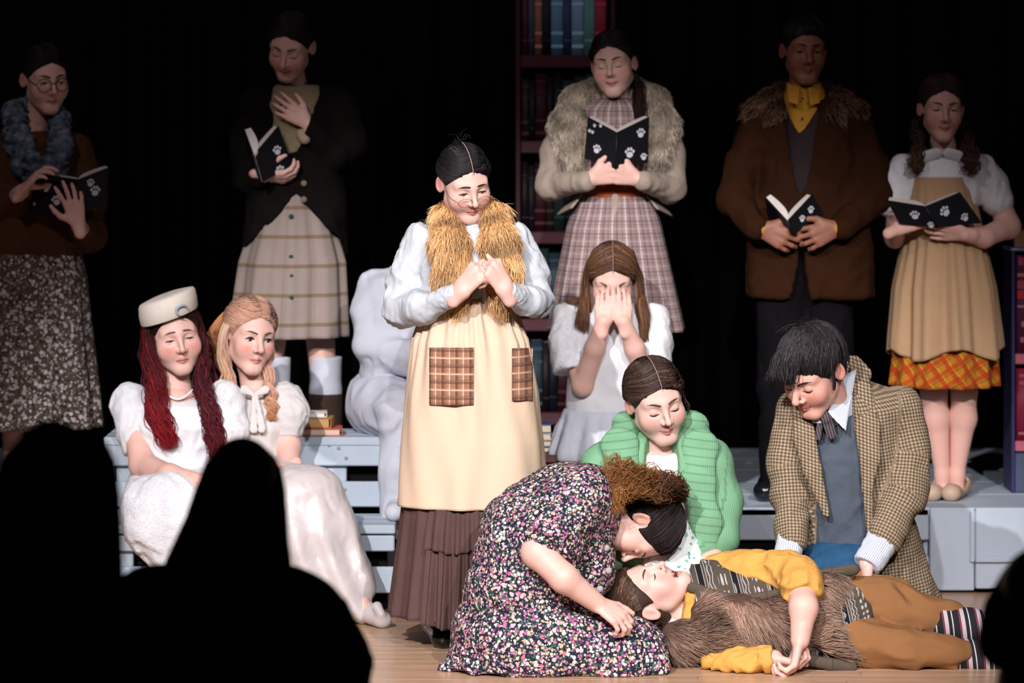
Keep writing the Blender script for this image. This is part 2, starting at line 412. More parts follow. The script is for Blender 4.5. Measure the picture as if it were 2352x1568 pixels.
# ------------------------------------------------------------------ people: heads, hands, hair, fur
def _ell(q, c, r):
    r = np.asarray(r, np.float32); u = (q - np.asarray(c, np.float32)) / r; m = np.sqrt((u * u).sum(1)); g = np.sqrt(((u / r) ** 2).sum(1)) + 1e-9
    return m * (m - 1) / g
def _cap(q, a, b, ra, rb):
    a = np.asarray(a, np.float32); ba = np.asarray(b, np.float32) - a; pa = q - a; t = np.clip(pa @ ba / float(ba @ ba), 0, 1)
    return np.linalg.norm(pa - t[:, None] * ba, axis=1) - (ra + (rb - ra) * t)
def smax(a, b, k): return -smin(-a, -b, k)
class Head:
    """local frame: x = image right when facing the camera, y = out of the face, z = up"""
    def __init__(s, c, yaw=0, pitch=0, roll=0, size=1.0, fwd=None, up=None, eye=0., mouth='neutral', fat=0., jaw=0., nose=1., wide=1.0, nofeat=False):
        s.c = np.asarray(c, float); s.k = size; s.eye = eye; s.mouth = mouth; s.fat = fat; s.jaw = jaw; s.nose = nose; s.wide = wide; s.nofeat = nofeat
        if fwd is None:
            th, p, r = map(math.radians, (yaw, pitch, roll))
            ex = np.array([math.cos(th), math.sin(th), 0]); ey = np.array([math.sin(th), -math.cos(th), 0]); ez = np.array([0, 0, 1.])
            ey, ez = math.cos(p) * ey - math.sin(p) * ez, math.cos(p) * ez + math.sin(p) * ey
            ez, ex = math.cos(r) * ez + math.sin(r) * ex, math.cos(r) * ex - math.sin(r) * ez
        else:
            ey = nrm(fwd); ez = np.asarray(up, float); ez = nrm(ez - ey * (ez @ ey)); ex = -np.cross(ey, ez)
        s.A = np.stack([ex * wide, ey, ez]) ; s.ax = np.stack([ex, ey, ez])
    def w(s, q):                                    # local -> world
        q = np.asarray(q, float) * np.array([s.wide, 1, 1]); return s.c + (q @ s.ax) * s.k
    def loc(s, p): return (((p - s.c.astype(np.float32)) @ s.ax.T.astype(np.float32)) / s.k / np.array([s.wide, 1, 1], np.float32)).astype(np.float32)
    def d(s, q):
        q = q.copy(); q[:, 0] = np.abs(q[:, 0]); f = s.fat
        d = _ell(q, (0, -.012, .032), (.073, .093, .083))
        d = smin(d, _ell(q, (0, .024, -.026), (.0605 + f, .066, .084)), .03)
        d = smin(d, _cap(q, (.044 + f, .004, -.058), (.013 + s.jaw, .06, -.1), .019, .016), .03)
        d = smin(d, _ell(q, (0, .066, -.1), (.02 + s.jaw, .0165, .0165)), .025)
        d = smin(d, _ell(q, (.035 + f, .056, -.034), (.027, .024, .028)), .028)
        if s.nofeat: return d
        d = smin(d, _cap(q, (0, .079, .02), (.042, .062, .023), .0105, .0105), .02)
        d = smax(d, -_ell(q, (.0315, .1, .001), (.019, .021, .0125)), .014)
        eb = _ell(q, (.0315, .071, -.001), (.0155, .0145, .0135)); d = smin(d, eb, .003)
        if s.eye > 0: d = smax(d, -_ell(q, (.0315, .0885, -.0015), (.0138, .0125, .0068 * s.eye)), .0015)
        n = s.nose
        d = smin(d, _cap(q, (0, .083, .014), (0, .104 + .004 * n, -.027), .0062, .0085 * n), .013)
        d = smin(d, _ell(q, (0, .106 + .004 * n, -.031), (.0092 * n, .0085, .0085)), .006)
        d = smin(d, _ell(q, (.0118 * n, .095, -.035), (.0072, .0095, .0068)), .005)
        d = smax(d, -_ell(q, (.0062, .104, -.0425), (.0032, .0055, .004)), .002)
        zm = -.066; c = {'smile': .0055, 'frown': -.004, 'neutral': .0005, 'open': .003}[s.mouth]; op = .0095 if s.mouth == 'open' else 0.
        wm = .027 if s.mouth == 'smile' else .023
        d = smin(d, _cap(q, (0, .0865, zm + .004), (wm, .072, zm + c + .001), .0062, .0025), .007)
        d = smin(d, _cap(q, (0, .0855, zm - .0055 - op * 1.3), (wm - .003, .073, zm + c - .002 - op * .5), .0068, .0028), .006)
        if op: d = smax(d, -_ell(q, (0, .094, zm - .004), (.019, .026, .0085)), .002)
        else: d = smax(d, -_cap(q, (0, .0955, zm - .0005), (wm, .079, zm + c), .0021, .0018), .0025)
        # ears
        qx, qy = q[:, 0] - .0715, q[:, 1] + .014; ca, sa = .86, .5
        e = np.stack([qx * ca + qy * sa, -qx * sa + qy * ca, q[:, 2] + .006 - .15 * qy], 1)
        er = _ell(e, (.004, -.006, 0), (.0065, .0185, .031)); er = smax(er, -_ell(e, (.0115, -.006, .002), (.0065, .0115, .022)), .004)
        er = smin(er, _ell(e, (.0035, .004, -.003), (.005, .008, .014)), .006)
        return smin(d, er, .006)
    def into(s, S, k=.02):
        R = .155 * s.k; S.add(lambda p: s.d(s.loc(p)) * s.k, s.c - R, s.c + R, k); return S
    def surf(s, xz, y0=.17):                        # project (x, z) onto the face from the front
        q = np.array([[x, y0, z] for x, z in xz], np.float32)
        for _ in range(60): q[:, 1] -= np.clip(s.d(q), -.01, .03) * .6
        return q
    def cols(s, V, base, lip=None, blush=.5):
        q = s.loc(V.astype(np.float32)); x = np.abs(q[:, 0]); y = q[:, 1]; z = q[:, 2]
        C = np.tile(np.array(base), (len(V), 1))
        red = np.array([base[0] * .97, base[1] * .58, base[2] * .55]); inside = (y > .02) & (np.abs(z) < .13) & (x < .1)
        def blend(w, col):
            nonlocal C; w = np.clip(w, 0, 1)[:, None]; C = C * (1 - w) + np.array(col) * w
        g = lambda cx, cz, sx, sz: np.exp(-((x - cx) / sx) ** 2 - ((z - cz) / sz) ** 2) * inside
        blend(blush * g(.043, -.032, .022, .018), red); blend(.45 * blush * g(0, -.033, .011, .01), red)
        ear = np.exp(-((x - .083) / .011) ** 2 - ((z + .005) / .03) ** 2 - ((y + .02) / .025) ** 2)
        blend(.75 * ear, red)
        blend(.4 * g(.032, .009, .017, .006), np.array(base) * .62)
        zm = -.066; c = {'smile': .0055, 'frown': -.004, 'neutral': .0005, 'open': .003}[s.mouth]; op = .0095 if s.mouth == 'open' else 0.
        wm = .027 if s.mouth == 'smile' else .023; t = np.clip(x / wm, 0, 1); zc = zm + c * t * t
        th = (1 - t ** 2.2)
        m = (z > zc - .0005 - op * .8 - (.0105 + op * .6) * th) & (z < zc + .0085 * th + .001) & (x < wm) & (y > .05)
        blend(.85 * m, lip if lip is not None else (base[0] * .8, base[1] * .38, base[2] * .38))
        if op: blend(((np.abs(z - zm + .004) < .0085) & (x < .018) & (y > .05) & (y < .083)) * .95, (.05, .01, .01))
        return C
    def features(s, parent, brow=(.03, .018, .012), browtilt=0., iris=(.05, .035, .025), lash=1., gaze=(0, 0), browz=.0):
        parts = []
        for sg in (-1, 1):
            t = np.linspace(0, 1, 9); x = .012 + .037 * t; z = .0205 + browz + .006 * np.sin(t * 2.4) + browtilt * (.5 - t) * .02
            q = s.surf([(sg * a, b) for a, b in zip(x, z)]); q[:, 1] += .0004
            parts.append((q, .0025 * np.sin(np.clip(.22 + t * .9, 0, 1) * math.pi) ** .6 + .0006))
        for p in parts:
            V, Q = tubes([s.w(p[0])], [p[1] * s.k], 6); mesh_obj('eyebrow', V, Q, plain_cached(brow), parent)
        L = []
        for sg in (-1, 1):
            t = np.linspace(-1, 1, 9); x = .0315 + .0145 * t
            z = (-.0065 - .0025 * (1 - t * t)) if s.eye <= 0 else (-.002 + (.0072 * s.eye) * (1 - t * t) ** .7)
            q = s.surf([(sg * a, b) for a, b in zip(x, np.broadcast_to(z, t.shape))]); q[:, 1] += .0006
            L.append((s.w(q), s.k * (.0012 * (1 - t * t) + .0006) * lash))
        for a, b in L:
            V, Q = tubes([a], [b], 5); mesh_obj('eyelash', V, Q, plain_cached((.012, .009, .008)), parent)
        zm = -.066; c = {'smile': .0055, 'frown': -.004, 'neutral': .0005, 'open': .003}[s.mouth]; wm = .027 if s.mouth == 'smile' else .023
        if s.mouth != 'open':
            t = np.linspace(-1, 1, 11); q = s.surf(list(zip(t * (wm + .001), zm + c * t * t - .0005))); q[:, 1] += .0003
            V, Q = tubes([s.w(q)], [s.k * (.0011 * (1 - t ** 4) + .0004)], 5)
            mesh_obj('mouth_line', V, Q, plain_cached((.16, .035, .03)), parent)
        else:
            t = np.linspace(-1, 1, 9); q = np.stack([t * .014, .079 - .006 * t * t, np.full(9, zm + .0015)], 1)
            V, Q = tubes([s.w(q)], [s.k * .0035 * np.ones(9)], 6); mesh_obj('teeth', V, Q, plain_cached((.8, .74, .66)), parent)
        if s.eye > 0:
            for sg in (-1, 1):
                n, m = 14, 16; th = np.linspace(0, math.pi, n); ph = np.linspace(0, 2 * math.pi, m, endpoint=False)
                T, PH = np.meshgrid(th, ph, indexing='ij'); u = np.stack([np.sin(T) * np.cos(PH), np.cos(T), np.sin(T) * np.sin(PH)], -1).reshape(-1, 3)
                g = nrm([gaze[0], 1, gaze[1]]); r0 = nrm(np.cross(g, [0, 0, 1.])); u2 = u[:, :1] * r0 + u[:, 1:2] * g + u[:, 2:] * np.cross(r0, g)
                V = s.w(np.array([sg * .0315, .0708, -.001]) + u2 * .0132)
                a = T.ravel(); C = np.where((a < .22)[:, None], [.005, .005, .005], np.where((a < .5)[:, None], iris, [.62, .56, .54]))
                i, j = np.meshgrid(np.arange(n - 1), np.arange(m), indexing='ij'); j2 = (j + 1) % m
                mesh_obj('eyeball', V, np.stack([i * m + j, i * m + j2, (i + 1) * m + j2, (i + 1) * m + j], -1).reshape(-1, 4), EYE, parent, cols=C)
_pc = {}
def plain_cached(c):
    if c not in _pc: _pc[c] = plain('flat_tint', c, .6, .3)
    return _pc[c]
def hand(S, wrist, d, n, side, curl=(20, 25, 20), size=.95, spread=6, thumb=(0.75, .75, .15), curls=None, k=.004, tcurl=30):
    """d = along the fingers, n = side the fingers curl to, side=+1/-1 picks the thumb side"""
    w = np.asarray(wrist, float); d = nrm(d); n = np.asarray(n, float); n = nrm(n - d * (n @ d)); t = np.cross(d, n) * side
    z = size
    S.cap(w - d * .03 * z, w + d * .01 * z, .023 * z, .022 * z, .01, flat=(n, 1.35))
    S.cap(w + d * .02 * z + t * .008 * z, w + d * .07 * z + t * .014 * z, .024 * z, .021 * z, .012, flat=(n, 1.75))
    S.cap(w + d * .02 * z - t * .008 * z, w + d * .066 * z - t * .016 * z, .022 * z, .019 * z, .012, flat=(n, 1.75))
    L = [.074, .082, .075, .06]; off = [.031, .0105, -.0105, -.0295]; kn = [.082, .086, .081, .071]
    for i in range(4):
        a = np.radians(spread * (1.2 - i * .8)); f = d * math.cos(a) + t * math.sin(a)
        p = w + d * kn[i] * z + t * off[i] * z; S.cap(w + d * .035 * z + t * off[i] * .7 * z, p, .0105 * z, .0098 * z, .008)
        cs = curls[i] if curls is not None else curl; ang = 0.
        for j, (fr, c) in enumerate(zip((.46, .3, .24), cs)):
            ang += math.radians(c); e = p + (f * math.cos(ang) + n * math.sin(ang)) * L[i] * fr * z
            r = (.0092, .0083, .0075, .0062)[j:j+2]; sc = .9 if i == 3 else 1.
            S.cap(p, e, r[0] * z * sc, r[1] * z * sc, k if j else .004); p = e
    b = w + d * .022 * z + t * .02 * z; dr = nrm(d * thumb[0] + t * thumb[1] + n * thumb[2])
    p1 = b + dr * .042 * z; S.cap(b, p1, .0145 * z, .0112 * z, .012)
    a = math.radians(tcurl); d2 = nrm(dr * math.cos(a) + nrm(d - t * .35 + n * .3) * math.sin(a)); p2 = p1 + d2 * .03 * z; S.cap(p1, p2, .0108 * z, .0095 * z, .004)
    d3 = nrm(d2 + .3 * nrm(d - t * .3)); S.cap(p2, p2 + d3 * .024 * z, .0096 * z, .0072 * z, .004)
HC, HR = np.array([0, -.012, .032]), np.array([.073, .093, .083])
def hair_cap(H, t=.009, window=(.094, .118, .125), wc=(0, .12, -.045), nape=True, ears=True, extra=None, h=.0045, nape_z=-.075):
    S = Sdf(); R = .15 * H.k
    def f(p):
        q = H.loc(p); q[:, 0] = np.abs(q[:, 0])
        wv = _ell(q, wc, window); th = (t + .001) * np.clip(wv / .045, 0, 1) ** .6
        d = smin(_ell(q, (0, -.012, .032), HR), _ell(q, (0, -.045, -.02), (.056, .05, .06)), .03) - th + .001 * (wv < .004)
        d = smax(d, -wv, .002)
        if nape: d = smax(d, -((q[:, 2] - nape_z) * .9 - (q[:, 1] + .04) * .45), .006)
        if ears: d = smax(d, -_ell(q, (.088, -.008, -.012), (.03, .026, .034)), .004)
        return d * H.k
    S.add(f, H.c - R, H.c + R, .01)
    if extra: extra(S)
    return S
def scalp(H, u, lift=.0):                           # unit directions -> scalp points (world)
    u = np.asarray(u, float); u = u / np.linalg.norm(u, axis=-1, keepdims=True)
    lf = np.asarray(lift)[..., None] if np.ndim(lift) else lift
    return H.w(HC + np.array([0, -.002, .002]) + u * (HR + .0105 + lf))
def slick(H, roots, tip, n, seed=0, mid=None, K=8, r=.0022, lift=.003, jit=.05):
    """combed strands over the scalp from root directions to one tip direction"""
    g = np.random.RandomState(seed); roots = np.asarray(roots, float); t = np.linspace(0, 1, K)[None, :, None]
    i = g.uniform(0, len(roots) - 1.001, n); a = i.astype(int); f = (i - a)[:, None]; u0 = roots[a] * (1 - f) + roots[a + 1] * f
    u0 = u0 + g.normal(size=u0.shape) * jit * .35; u1 = np.asarray(tip, float)[None] + g.normal(size=u0.shape) * jit
    u0 /= np.linalg.norm(u0, axis=1)[:, None]; u1 /= np.linalg.norm(u1, axis=1)[:, None]
    if mid is None: U = u0[:, None] * (1 - t) + u1[:, None] * t
    else:
        m = np.asarray(mid, float)[None] * np.stack([np.sign(u0[:, 0]), np.ones(n), np.ones(n)], 1)
        m = m + .55 * u0 + g.normal(size=u0.shape) * jit; m /= np.linalg.norm(m, axis=1)[:, None]
        U = u0[:, None] * (1 - t) ** 2 + m[:, None] * 2 * t * (1 - t) + u1[:, None] * t ** 2
    U /= np.linalg.norm(U, axis=2, keepdims=True)
    lf = lift * g.uniform(.2, 1.2, (n, 1)) * np.sin(np.linspace(.25, 2.7, K))[None]
    W = scalp(H, U.reshape(-1, 3), lf.reshape(-1)).reshape(n, K, 3)
    R = r * H.k * g.uniform(.6, 1.3, (n, 1)) * np.sin(np.linspace(.25, 2.9, K))[None] ** .5
    return W, R, {'stick': lf.reshape(-1) * H.k, 'H': H}
def parted(H, n, seed, tip=(.2, -.9, .0), r=.0026, a1=1.9, side=.45):
    up = [(.03, math.cos(a), math.sin(a)) for a in np.linspace(.36, a1, 8)]; hl = [(.2, .93, .34), (.5, .83, .24), (.75, .66, .05), (.9, .42, -.12)]; out = []
    for sg in (1, -1):
        m = lambda L: [(sg * a, b, c) for a, b, c in L]; tp = (sg * tip[0], tip[1], tip[2])
        out += [slick(H, m(up), tp, n, seed + sg, mid=(.9, .5, .15), r=r), slick(H, m(hl), tp, int(n * side), seed + 5 + sg, mid=(.95, -.1, .05), r=r, lift=.004)]
    return out
def locks(guides, n, spread=.012, wave=.0, wl=.08, r=.0026, K=22, seed=0, taper=True, clump=6, prof=None):
    K = max(9, int(K * .58)); n = int(n * .8); r = r * 1.12
    g = np.random.RandomState(seed); G = np.array([curve(x, K) for x in guides]); s = np.linspace(0, 1, K)
    i = g.uniform(0, max(len(G) - 1.001, 0), n); a = i.astype(int); f = (i - a)[:, None, None]
    base = G[a] * (1 - f) + G[np.minimum(a + 1, len(G) - 1)] * f
    L = np.linalg.norm(np.diff(base, axis=1), axis=2).sum(1).mean()
    T = np.gradient(base, axis=1); T /= np.linalg.norm(T, axis=2, keepdims=True) + 1e-9
    A = np.cross(T, [0, 1., .2]); A /= np.linalg.norm(A, axis=2, keepdims=True) + 1e-9; B = np.cross(T, A)
    cl = g.randint(0, clump, n); ph = g.uniform(0, 6.28, clump)[cl] + g.normal(0, .35, n)
    ox = (g.normal(0, 1, clump)[cl] * .7 + g.normal(0, .5, n)); oy = (g.normal(0, 1, clump)[cl] * .7 + g.normal(0, .5, n))
    pr = (.35 + .65 * np.sin(np.clip(s * 1.3, 0, 1) * math.pi / 2)) if prof is None else np.interp(s, np.linspace(0, 1, len(prof)), prof)
    wv = wave * np.sin(s[None] * L / wl * 6.283 + ph[:, None]) * np.clip(s * 3, 0, 1); wv2 = wave * .7 * np.cos(s[None] * L / wl * 6.283 + ph[:, None]) * np.clip(s * 3, 0, 1)
    W = base + A * (spread * ox[:, None] * pr + wv)[:, :, None] + B * (spread * oy[:, None] * pr + wv2)[:, :, None]
    R = r * g.uniform(.6, 1.35, (n, 1)) * (np.clip((1.04 - s) * 3.2, .12, 1)[None] if taper else np.ones((1, K)))
    return W, R
def strand_cols(n, K, ns, base, var=.45, seed=0, tip=None, hi=None, hifrac=.15):
    g = np.random.RandomState(seed + 77); b = np.tile(np.array(base), (n, 1)) * g.uniform(1 - var, 1 + var, (n, 1))
    if hi is not None: m = g.uniform(size=n) < hifrac; b[m] = np.array(hi) * g.uniform(.7, 1.2, (m.sum(), 1))
    C = np.repeat(b[:, None], K, 1)
    if tip is not None: s = np.linspace(0, 1, K)[None, :, None] ** 1.3; C = C * (1 - s) + np.array(tip) * s * g.uniform(.7, 1.25, (n, 1, 1))
    return np.repeat(C[:, :, None], ns, 2).reshape(-1, 3)
def hair_obj(parent, cap, strands, base, name='hair', ns=3, var=.45, h=.006, capcol=None, tip=None, hi=None, hifrac=.15, mat=None, part=None):
    parts = []; cols = []
    if cap is not None:
        V, Q = nets(cap, h); parts.append((V, Q)); c = np.tile(np.array(capcol or tuple(x * .75 for x in base)), (len(V), 1))
        if part is not None: c = part(V, c)
        cols.append(c)
    for i, st in enumerate(strands):
        W, R = st[0], st[1]; o = st[2] if len(st) > 2 else {}
        if cap is not None and 'stick' in o:
            p = W.reshape(-1, 3).astype(np.float32); rd = p - o['H'].w((0, -.015, .02)).astype(np.float32); rd /= np.linalg.norm(rd, axis=1)[:, None]
            for _ in range(5): dd = np.clip(cap(p) - o['stick'], -.03, .03); p = p - rd * (dd * .8)[:, None]
            W = p.reshape(W.shape)
        V, Fs = tubes(W, R, ns, False); parts.append((V, Fs))
        cols.append(strand_cols(len(W), W.shape[1], ns, o.get('base', base), o.get('var', var), i * 13 + len(W), o.get('tip', tip), o.get('hi', hi), o.get('hifrac', hifrac)))
    V, Fs = merge(parts); return mesh_obj(name, V, Fs, mat or HAIR, parent, cols=np.concatenate(cols))
def fur_obj(name, S, parent, n, length, flow, base, var=.4, h=.008, r=.0016, seed=0, tipc=None, under=None, spread=.45, up=.45, keep=None):
    """a furry body: under-surface plus n tapered hairs following flow(p)"""
    g = np.random.RandomState(seed); V, Q = nets(S, h); V = V.astype(float)
    qi = g.randint(0, len(Q), n); a, b, c, d = (V[Q[qi, k]] for k in range(4)); u, v = g.uniform(size=(2, n, 1))
    p = (a * (1 - u) + b * u) * (1 - v) + (d * (1 - u) + c * u) * v; N = np.cross(c - a, d - b); N /= np.linalg.norm(N, axis=1)[:, None] + 1e-12
    Fl = flow(p); Fl = Fl - N * (Fl * N).sum(1)[:, None] * .6; Fl /= np.linalg.norm(Fl, axis=1)[:, None] + 1e-9
    L = length * g.uniform(.55, 1.25, (n, 1)); clump = Wave(length * 1.1, seed + 3); clump2 = Wave(length * 1.3, seed + 9); pf = p.astype(np.float32)
    J = g.normal(size=(n, 3)) * spread * .45 + np.stack([clump(pf), clump2(pf), clump(pf[:, ::-1])], 1) * spread * .5
    P0 = p - N * .002; P1 = p + N * L * up + (Fl + J * .5) * L * .42; P2 = p + N * L * up * .9 + (Fl + J) * L
    W = np.stack([P0, P1, P2], 1); R = 1.35 * r * g.uniform(.7, 1.3, (n, 1)) * np.array([[1, .75, .08]])
    sd = np.cross(Fl + J * .3, N * .5 + g.normal(size=(n, 3)) * .6); sd /= np.linalg.norm(sd, axis=1)[:, None] + 1e-9
    V2 = (W[:, :, None, :] + np.array([-1, 1])[None, None, :, None] * R[:, :, None, None] * sd[:, None, None, :]).reshape(-1, 3)
    bi = np.arange(n)[:, None] * 6; F2 = np.concatenate([bi + np.array([0, 1, 3, 2]), bi + np.array([2, 3, 5, 4])])
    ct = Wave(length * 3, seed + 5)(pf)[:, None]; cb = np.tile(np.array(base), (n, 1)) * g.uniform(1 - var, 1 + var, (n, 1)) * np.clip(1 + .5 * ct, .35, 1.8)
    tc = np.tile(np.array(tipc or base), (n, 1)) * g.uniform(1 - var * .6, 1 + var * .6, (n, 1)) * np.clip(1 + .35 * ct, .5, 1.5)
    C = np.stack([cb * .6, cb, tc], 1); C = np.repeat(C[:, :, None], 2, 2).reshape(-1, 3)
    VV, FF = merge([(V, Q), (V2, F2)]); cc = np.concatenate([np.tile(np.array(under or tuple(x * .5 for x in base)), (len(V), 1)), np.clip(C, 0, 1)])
    return mesh_obj(name, VV, FF, FUR, parent, cols=cc)
SKIN_LIGHT = (.72, .475, .405); SKIN_DARK = (.23, .105, .06)
def body_obj(parent, H, parts, base=SKIN_LIGHT, neck=None, neck_r=.043, h=.0036, blush=.5, lip=None, chest=None, parts_h=.005):
    """one mesh: head with neck and chest, and the given limbs (list of Sdf)"""
    out = []; cols = []
    S = Sdf(); H.into(S, .0)
    if neck is not None:
        S.cap(H.w((0, -.028, -.05)), neck, neck_r * H.k, neck_r * 1.06, .018); S.cap(neck, np.asarray(neck) - [0, -.01, .05], neck_r * 1.08, neck_r * 1.3, .03)
    if chest is not None: chest(S)
    V, Q = nets(S, h); out.append((V, Q)); cols.append(H.cols(V, base, lip, blush))
    for L in parts:
        hh = parts_h
        if isinstance(L, tuple): L, hh = L[0], L[1] * 1.3
        V, Q = nets(L, hh); out.append((V, Q)); cols.append(np.tile(np.array(base) * np.array([1, .96, .95]), (len(V), 1)))
    V, F = merge(out); return mesh_obj('body', V, F, SKIN, parent, cols=np.concatenate(cols))
def ring_path(H, cx, z, rx, rz, n=25, y=.0):
    t = np.linspace(0, 2 * math.pi, n); return [(cx + rx * math.cos(a), z + rz * math.sin(a)) for a in t]
def glasses(parent, H, cz=-.004, rx=.021, rz=.017, r=.0012, c=(.02, .015, .012), dy=.006, half=False, cx=.031, name='eyeglasses', drop=0.):
    e = empty(name, H.c - parent_base(parent)); e.parent = parent
    lensm = glass_mat(); G = []
    for sg in (-1, 1):
        pl = np.array(ring_path(H, sg * cx, cz, rx, rz)); yb = .088 + dy - .12 * (np.abs(pl[:, 0]) - cx) + drop
        q = np.stack([pl[:, 0], yb, pl[:, 1]], 1); V, F = tubes([H.w(q)], [np.full(len(q), r * H.k)], 5, False); mesh_obj('rim', V, F, plain_cached(c), e)
        lv = np.concatenate([[[sg * cx, yb.mean(), cz]], q[:-1]]); m = len(lv) - 1
        tri = np.array([[0, 1 + i, 1 + (i + 1) % m] for i in range(m)]); mesh_obj('lens', H.w(lv), tri, lensm, e, smooth=False)
        a = np.array([[sg * (cx + rx), .088 + dy + drop - .1 * rx, cz + .004], [sg * .07, .05, cz + .006 - drop * .0], [sg * .0745, -.005, .012]])
        V, F = tubes([H.w(curve(a, 10))], [np.full(10, r * .9 * H.k)], 5); mesh_obj('temple', V, F, plain_cached(c), e)
    b = np.array([[-(cx - rx), .091 + dy + drop, cz + .004], [0, .096 + dy + drop, cz + .007], [cx - rx, .091 + dy + drop, cz + .004]])
    V, F = tubes([H.w(curve(b, 8))], [np.full(8, r * H.k)], 5); mesh_obj('bridge', V, F, plain_cached(c), e)
    return e
_gm = []
def glass_mat():
    if not _gm:
        m = NT('lens_glass', .03, .5); m.t.nodes.remove(m.b); out = [n for n in m.t.nodes if n.type == 'OUTPUT_MATERIAL'][0]
        tr = m.n('ShaderNodeBsdfTransparent'); gl = m.n('ShaderNodeBsdfGlossy'); gl.inputs['Roughness'].default_value = .03
        mx = m.n('ShaderNodeMixShader'); mx.inputs[0].default_value = .05; m.l(tr.outputs[0], mx.inputs[1]); m.l(gl.outputs[0], mx.inputs[2]); m.l(mx.outputs[0], out.inputs[0])
        _gm.append(m.m)
    return _gm[0]
# ------------------------------------------------------------------ fabrics
def plaid(name, base, us, vs, coord='puv', rough=.9, rot=0., bump=.2):
    m = NT(name, rough, .15); c = m.coord('uv' if coord == 'puv' else 'obj')
    if rot: nd = m.n('ShaderNodeMapping'); nd.inputs['Rotation'].default_value = (0, 0, rot); m.l(c, nd.inputs[0]); c = nd.outputs[0]
    x, y, _ = m.sep(c); w = m.noise(m.coord(), 500, 2)
    col = m.mix(m.noise(m.coord(), 8, 3), tuple(k * .85 for k in base), tuple(min(1, k * 1.1) for k in base))
    for ax, lst in ((x, us), (y, vs)):
        for per, duty, ph, cc, al in lst: col = m.mix(m.math('MULTIPLY', m.stripe(ax, per, duty, ph), al), col, cc)
    m.col(col); m.bump(m.math('ADD', w, m.noise(m.coord(), 50, 3)), bump, .0015); return m.m
def floral(name, bg, cols, scale, dens=.42, leaf=None, rough=.85, big=None, vec='obj', jag=.35):
    m = NT(name, rough, .2); o = m.coord(vec)
    def layer(sc, th, stops, col, off):
        mp = m.n('ShaderNodeMapping'); mp.inputs['Location'].default_value = (off, off * .7, off * 1.3); m.l(o, mp.inputs[0]); v = mp.outputs[0]
        nd = m.n('ShaderNodeTexVoronoi'); nd.inputs['Scale'].default_value = sc; m.l(v, nd.inputs['Vector'])
        r = m.sep(nd.outputs['Color'])
        sm = m.noise(v, sc * 3.2, 1)
        d = m.math('MULTIPLY_ADD', sm, jag, nd.outputs['Distance']); mask = m.math('LESS_THAN', d, m.math('MULTIPLY_ADD', r[1], .18, th + jag * .5 - .09))
        cc = m.ramp(r[0], [(i / len(stops), s) for i, s in enumerate(stops)], 'CONSTANT')
        core = m.math('LESS_THAN', nd.outputs['Distance'], .13); cc = m.mix(m.math('MULTIPLY', core, .55), cc, stops[-1])
        return m.mix(mask, col, cc)
    col = m.mix(m.noise(o, 6, 3), tuple(k * .8 for k in bg), tuple(min(1, k * 1.2) for k in bg))
    if leaf: col = layer(scale * 1.25, dens, [leaf, tuple(k * .6 for k in leaf), tuple(k * 1.4 for k in leaf)], col, 3.3)
    col = layer(scale * 1.5, dens * .9, cols[::-1], col, 7.1); col = layer(scale, dens, cols, col, 0.)
    m.col(col); m.bump(m.noise(m.coord(), 60, 3), .2, .002); return m.m
BLOUSE = cloth('grey_white_cotton', (.53, .56, .60), .28, .9, 700, .35, big=16.)
WHITEC = cloth('white_cotton', (.70, .71, .74), .10, .9, 700, .3)
CREAMC = cloth('ivory_cotton', (.58, .555, .54), .10, .8, 700, .3)
SUITC = cloth('white_suit_cloth', (.55, .575, .65), .05, .85, 700, .25)
SATIN = cloth('ivory_satin', (.52, .47, .465), .06, .36, 500, .12, spec=.45)
def lace_mat(name, c):
    m = NT(name, .9, .2); o = m.coord(); v = m.vor(o, 85., 'DISTANCE_TO_EDGE'); v2 = m.vor(o, 28.)
    f = m.math('GREATER_THAN', v, .10); col = m.mix(m.math('MULTIPLY', f, .35), c, tuple(k * .72 for k in c)); m.col(m.mix(m.math('MULTIPLY', m.math('LESS_THAN', v2, .35), .5), col, tuple(min(1, k * 1.12) for k in c)))
    m.bump(m.math('ADD', m.math('MULTIPLY', v, -1.), m.math('MULTIPLY', v2, .6)), .6, .004); return m.m
LACE = lace_mat('white_lace', (.68, .68, .71))
def apron_mat():
    m = NT('cream_dotted_cotton', .9, .15); o = m.coord('uv'); d = m.vor(m.scale(o, (1, 1, 0)), 130., rand=.15); n = m.noise(m.coord(), 5, 4)
    c = m.mix(n, (.62, .455, .325), (.69, .525, .395)); m.col(m.mix(m.math('MULTIPLY', m.math('LESS_THAN', d, .28), .14), c, (.52, .32, .15))); m.bump(m.noise(m.coord(), 45, 4), .35, .003); return m.m
APRON = apron_mat()
DK, LT = (.06, .03, .025), (.62, .47, .36)
PATCH = plaid('brown_plaid_patch', (.30, .135, .08), [(.044, .24, .1, DK, .5), (.044, .09, .55, LT, .7), (.044, .05, .0, DK, .7), (.022, .06, .3, LT, .35)], [(.05, .2, .2, DK, .55), (.05, .09, .6, LT, .7), (.05, .05, .0, DK, .6), (.025, .06, .3, LT, .3)])
GAUZE = cloth('brown_gauze', (.092, .05, .046), .2, .95, 400, .5)
FLORAL = floral('dark_floral_cotton', (.012, .016, .026), [(.62, .50, .45), (.48, .13, .22), (.70, .62, .60), (.46, .37, .21), (.30, .09, .24), (.64, .38, .44)], 72, .385, leaf=(.035, .085, .075), jag=.55)
FLORAL2 = floral('brown_floral_cotton', (.085, .062, .05), [(.42, .37, .35), (.60, .56, .57), (.20, .15, .12), (.12, .085, .06), (.48, .42, .40)], 58, .42, jag=.25, leaf=(.05, .032, .026))
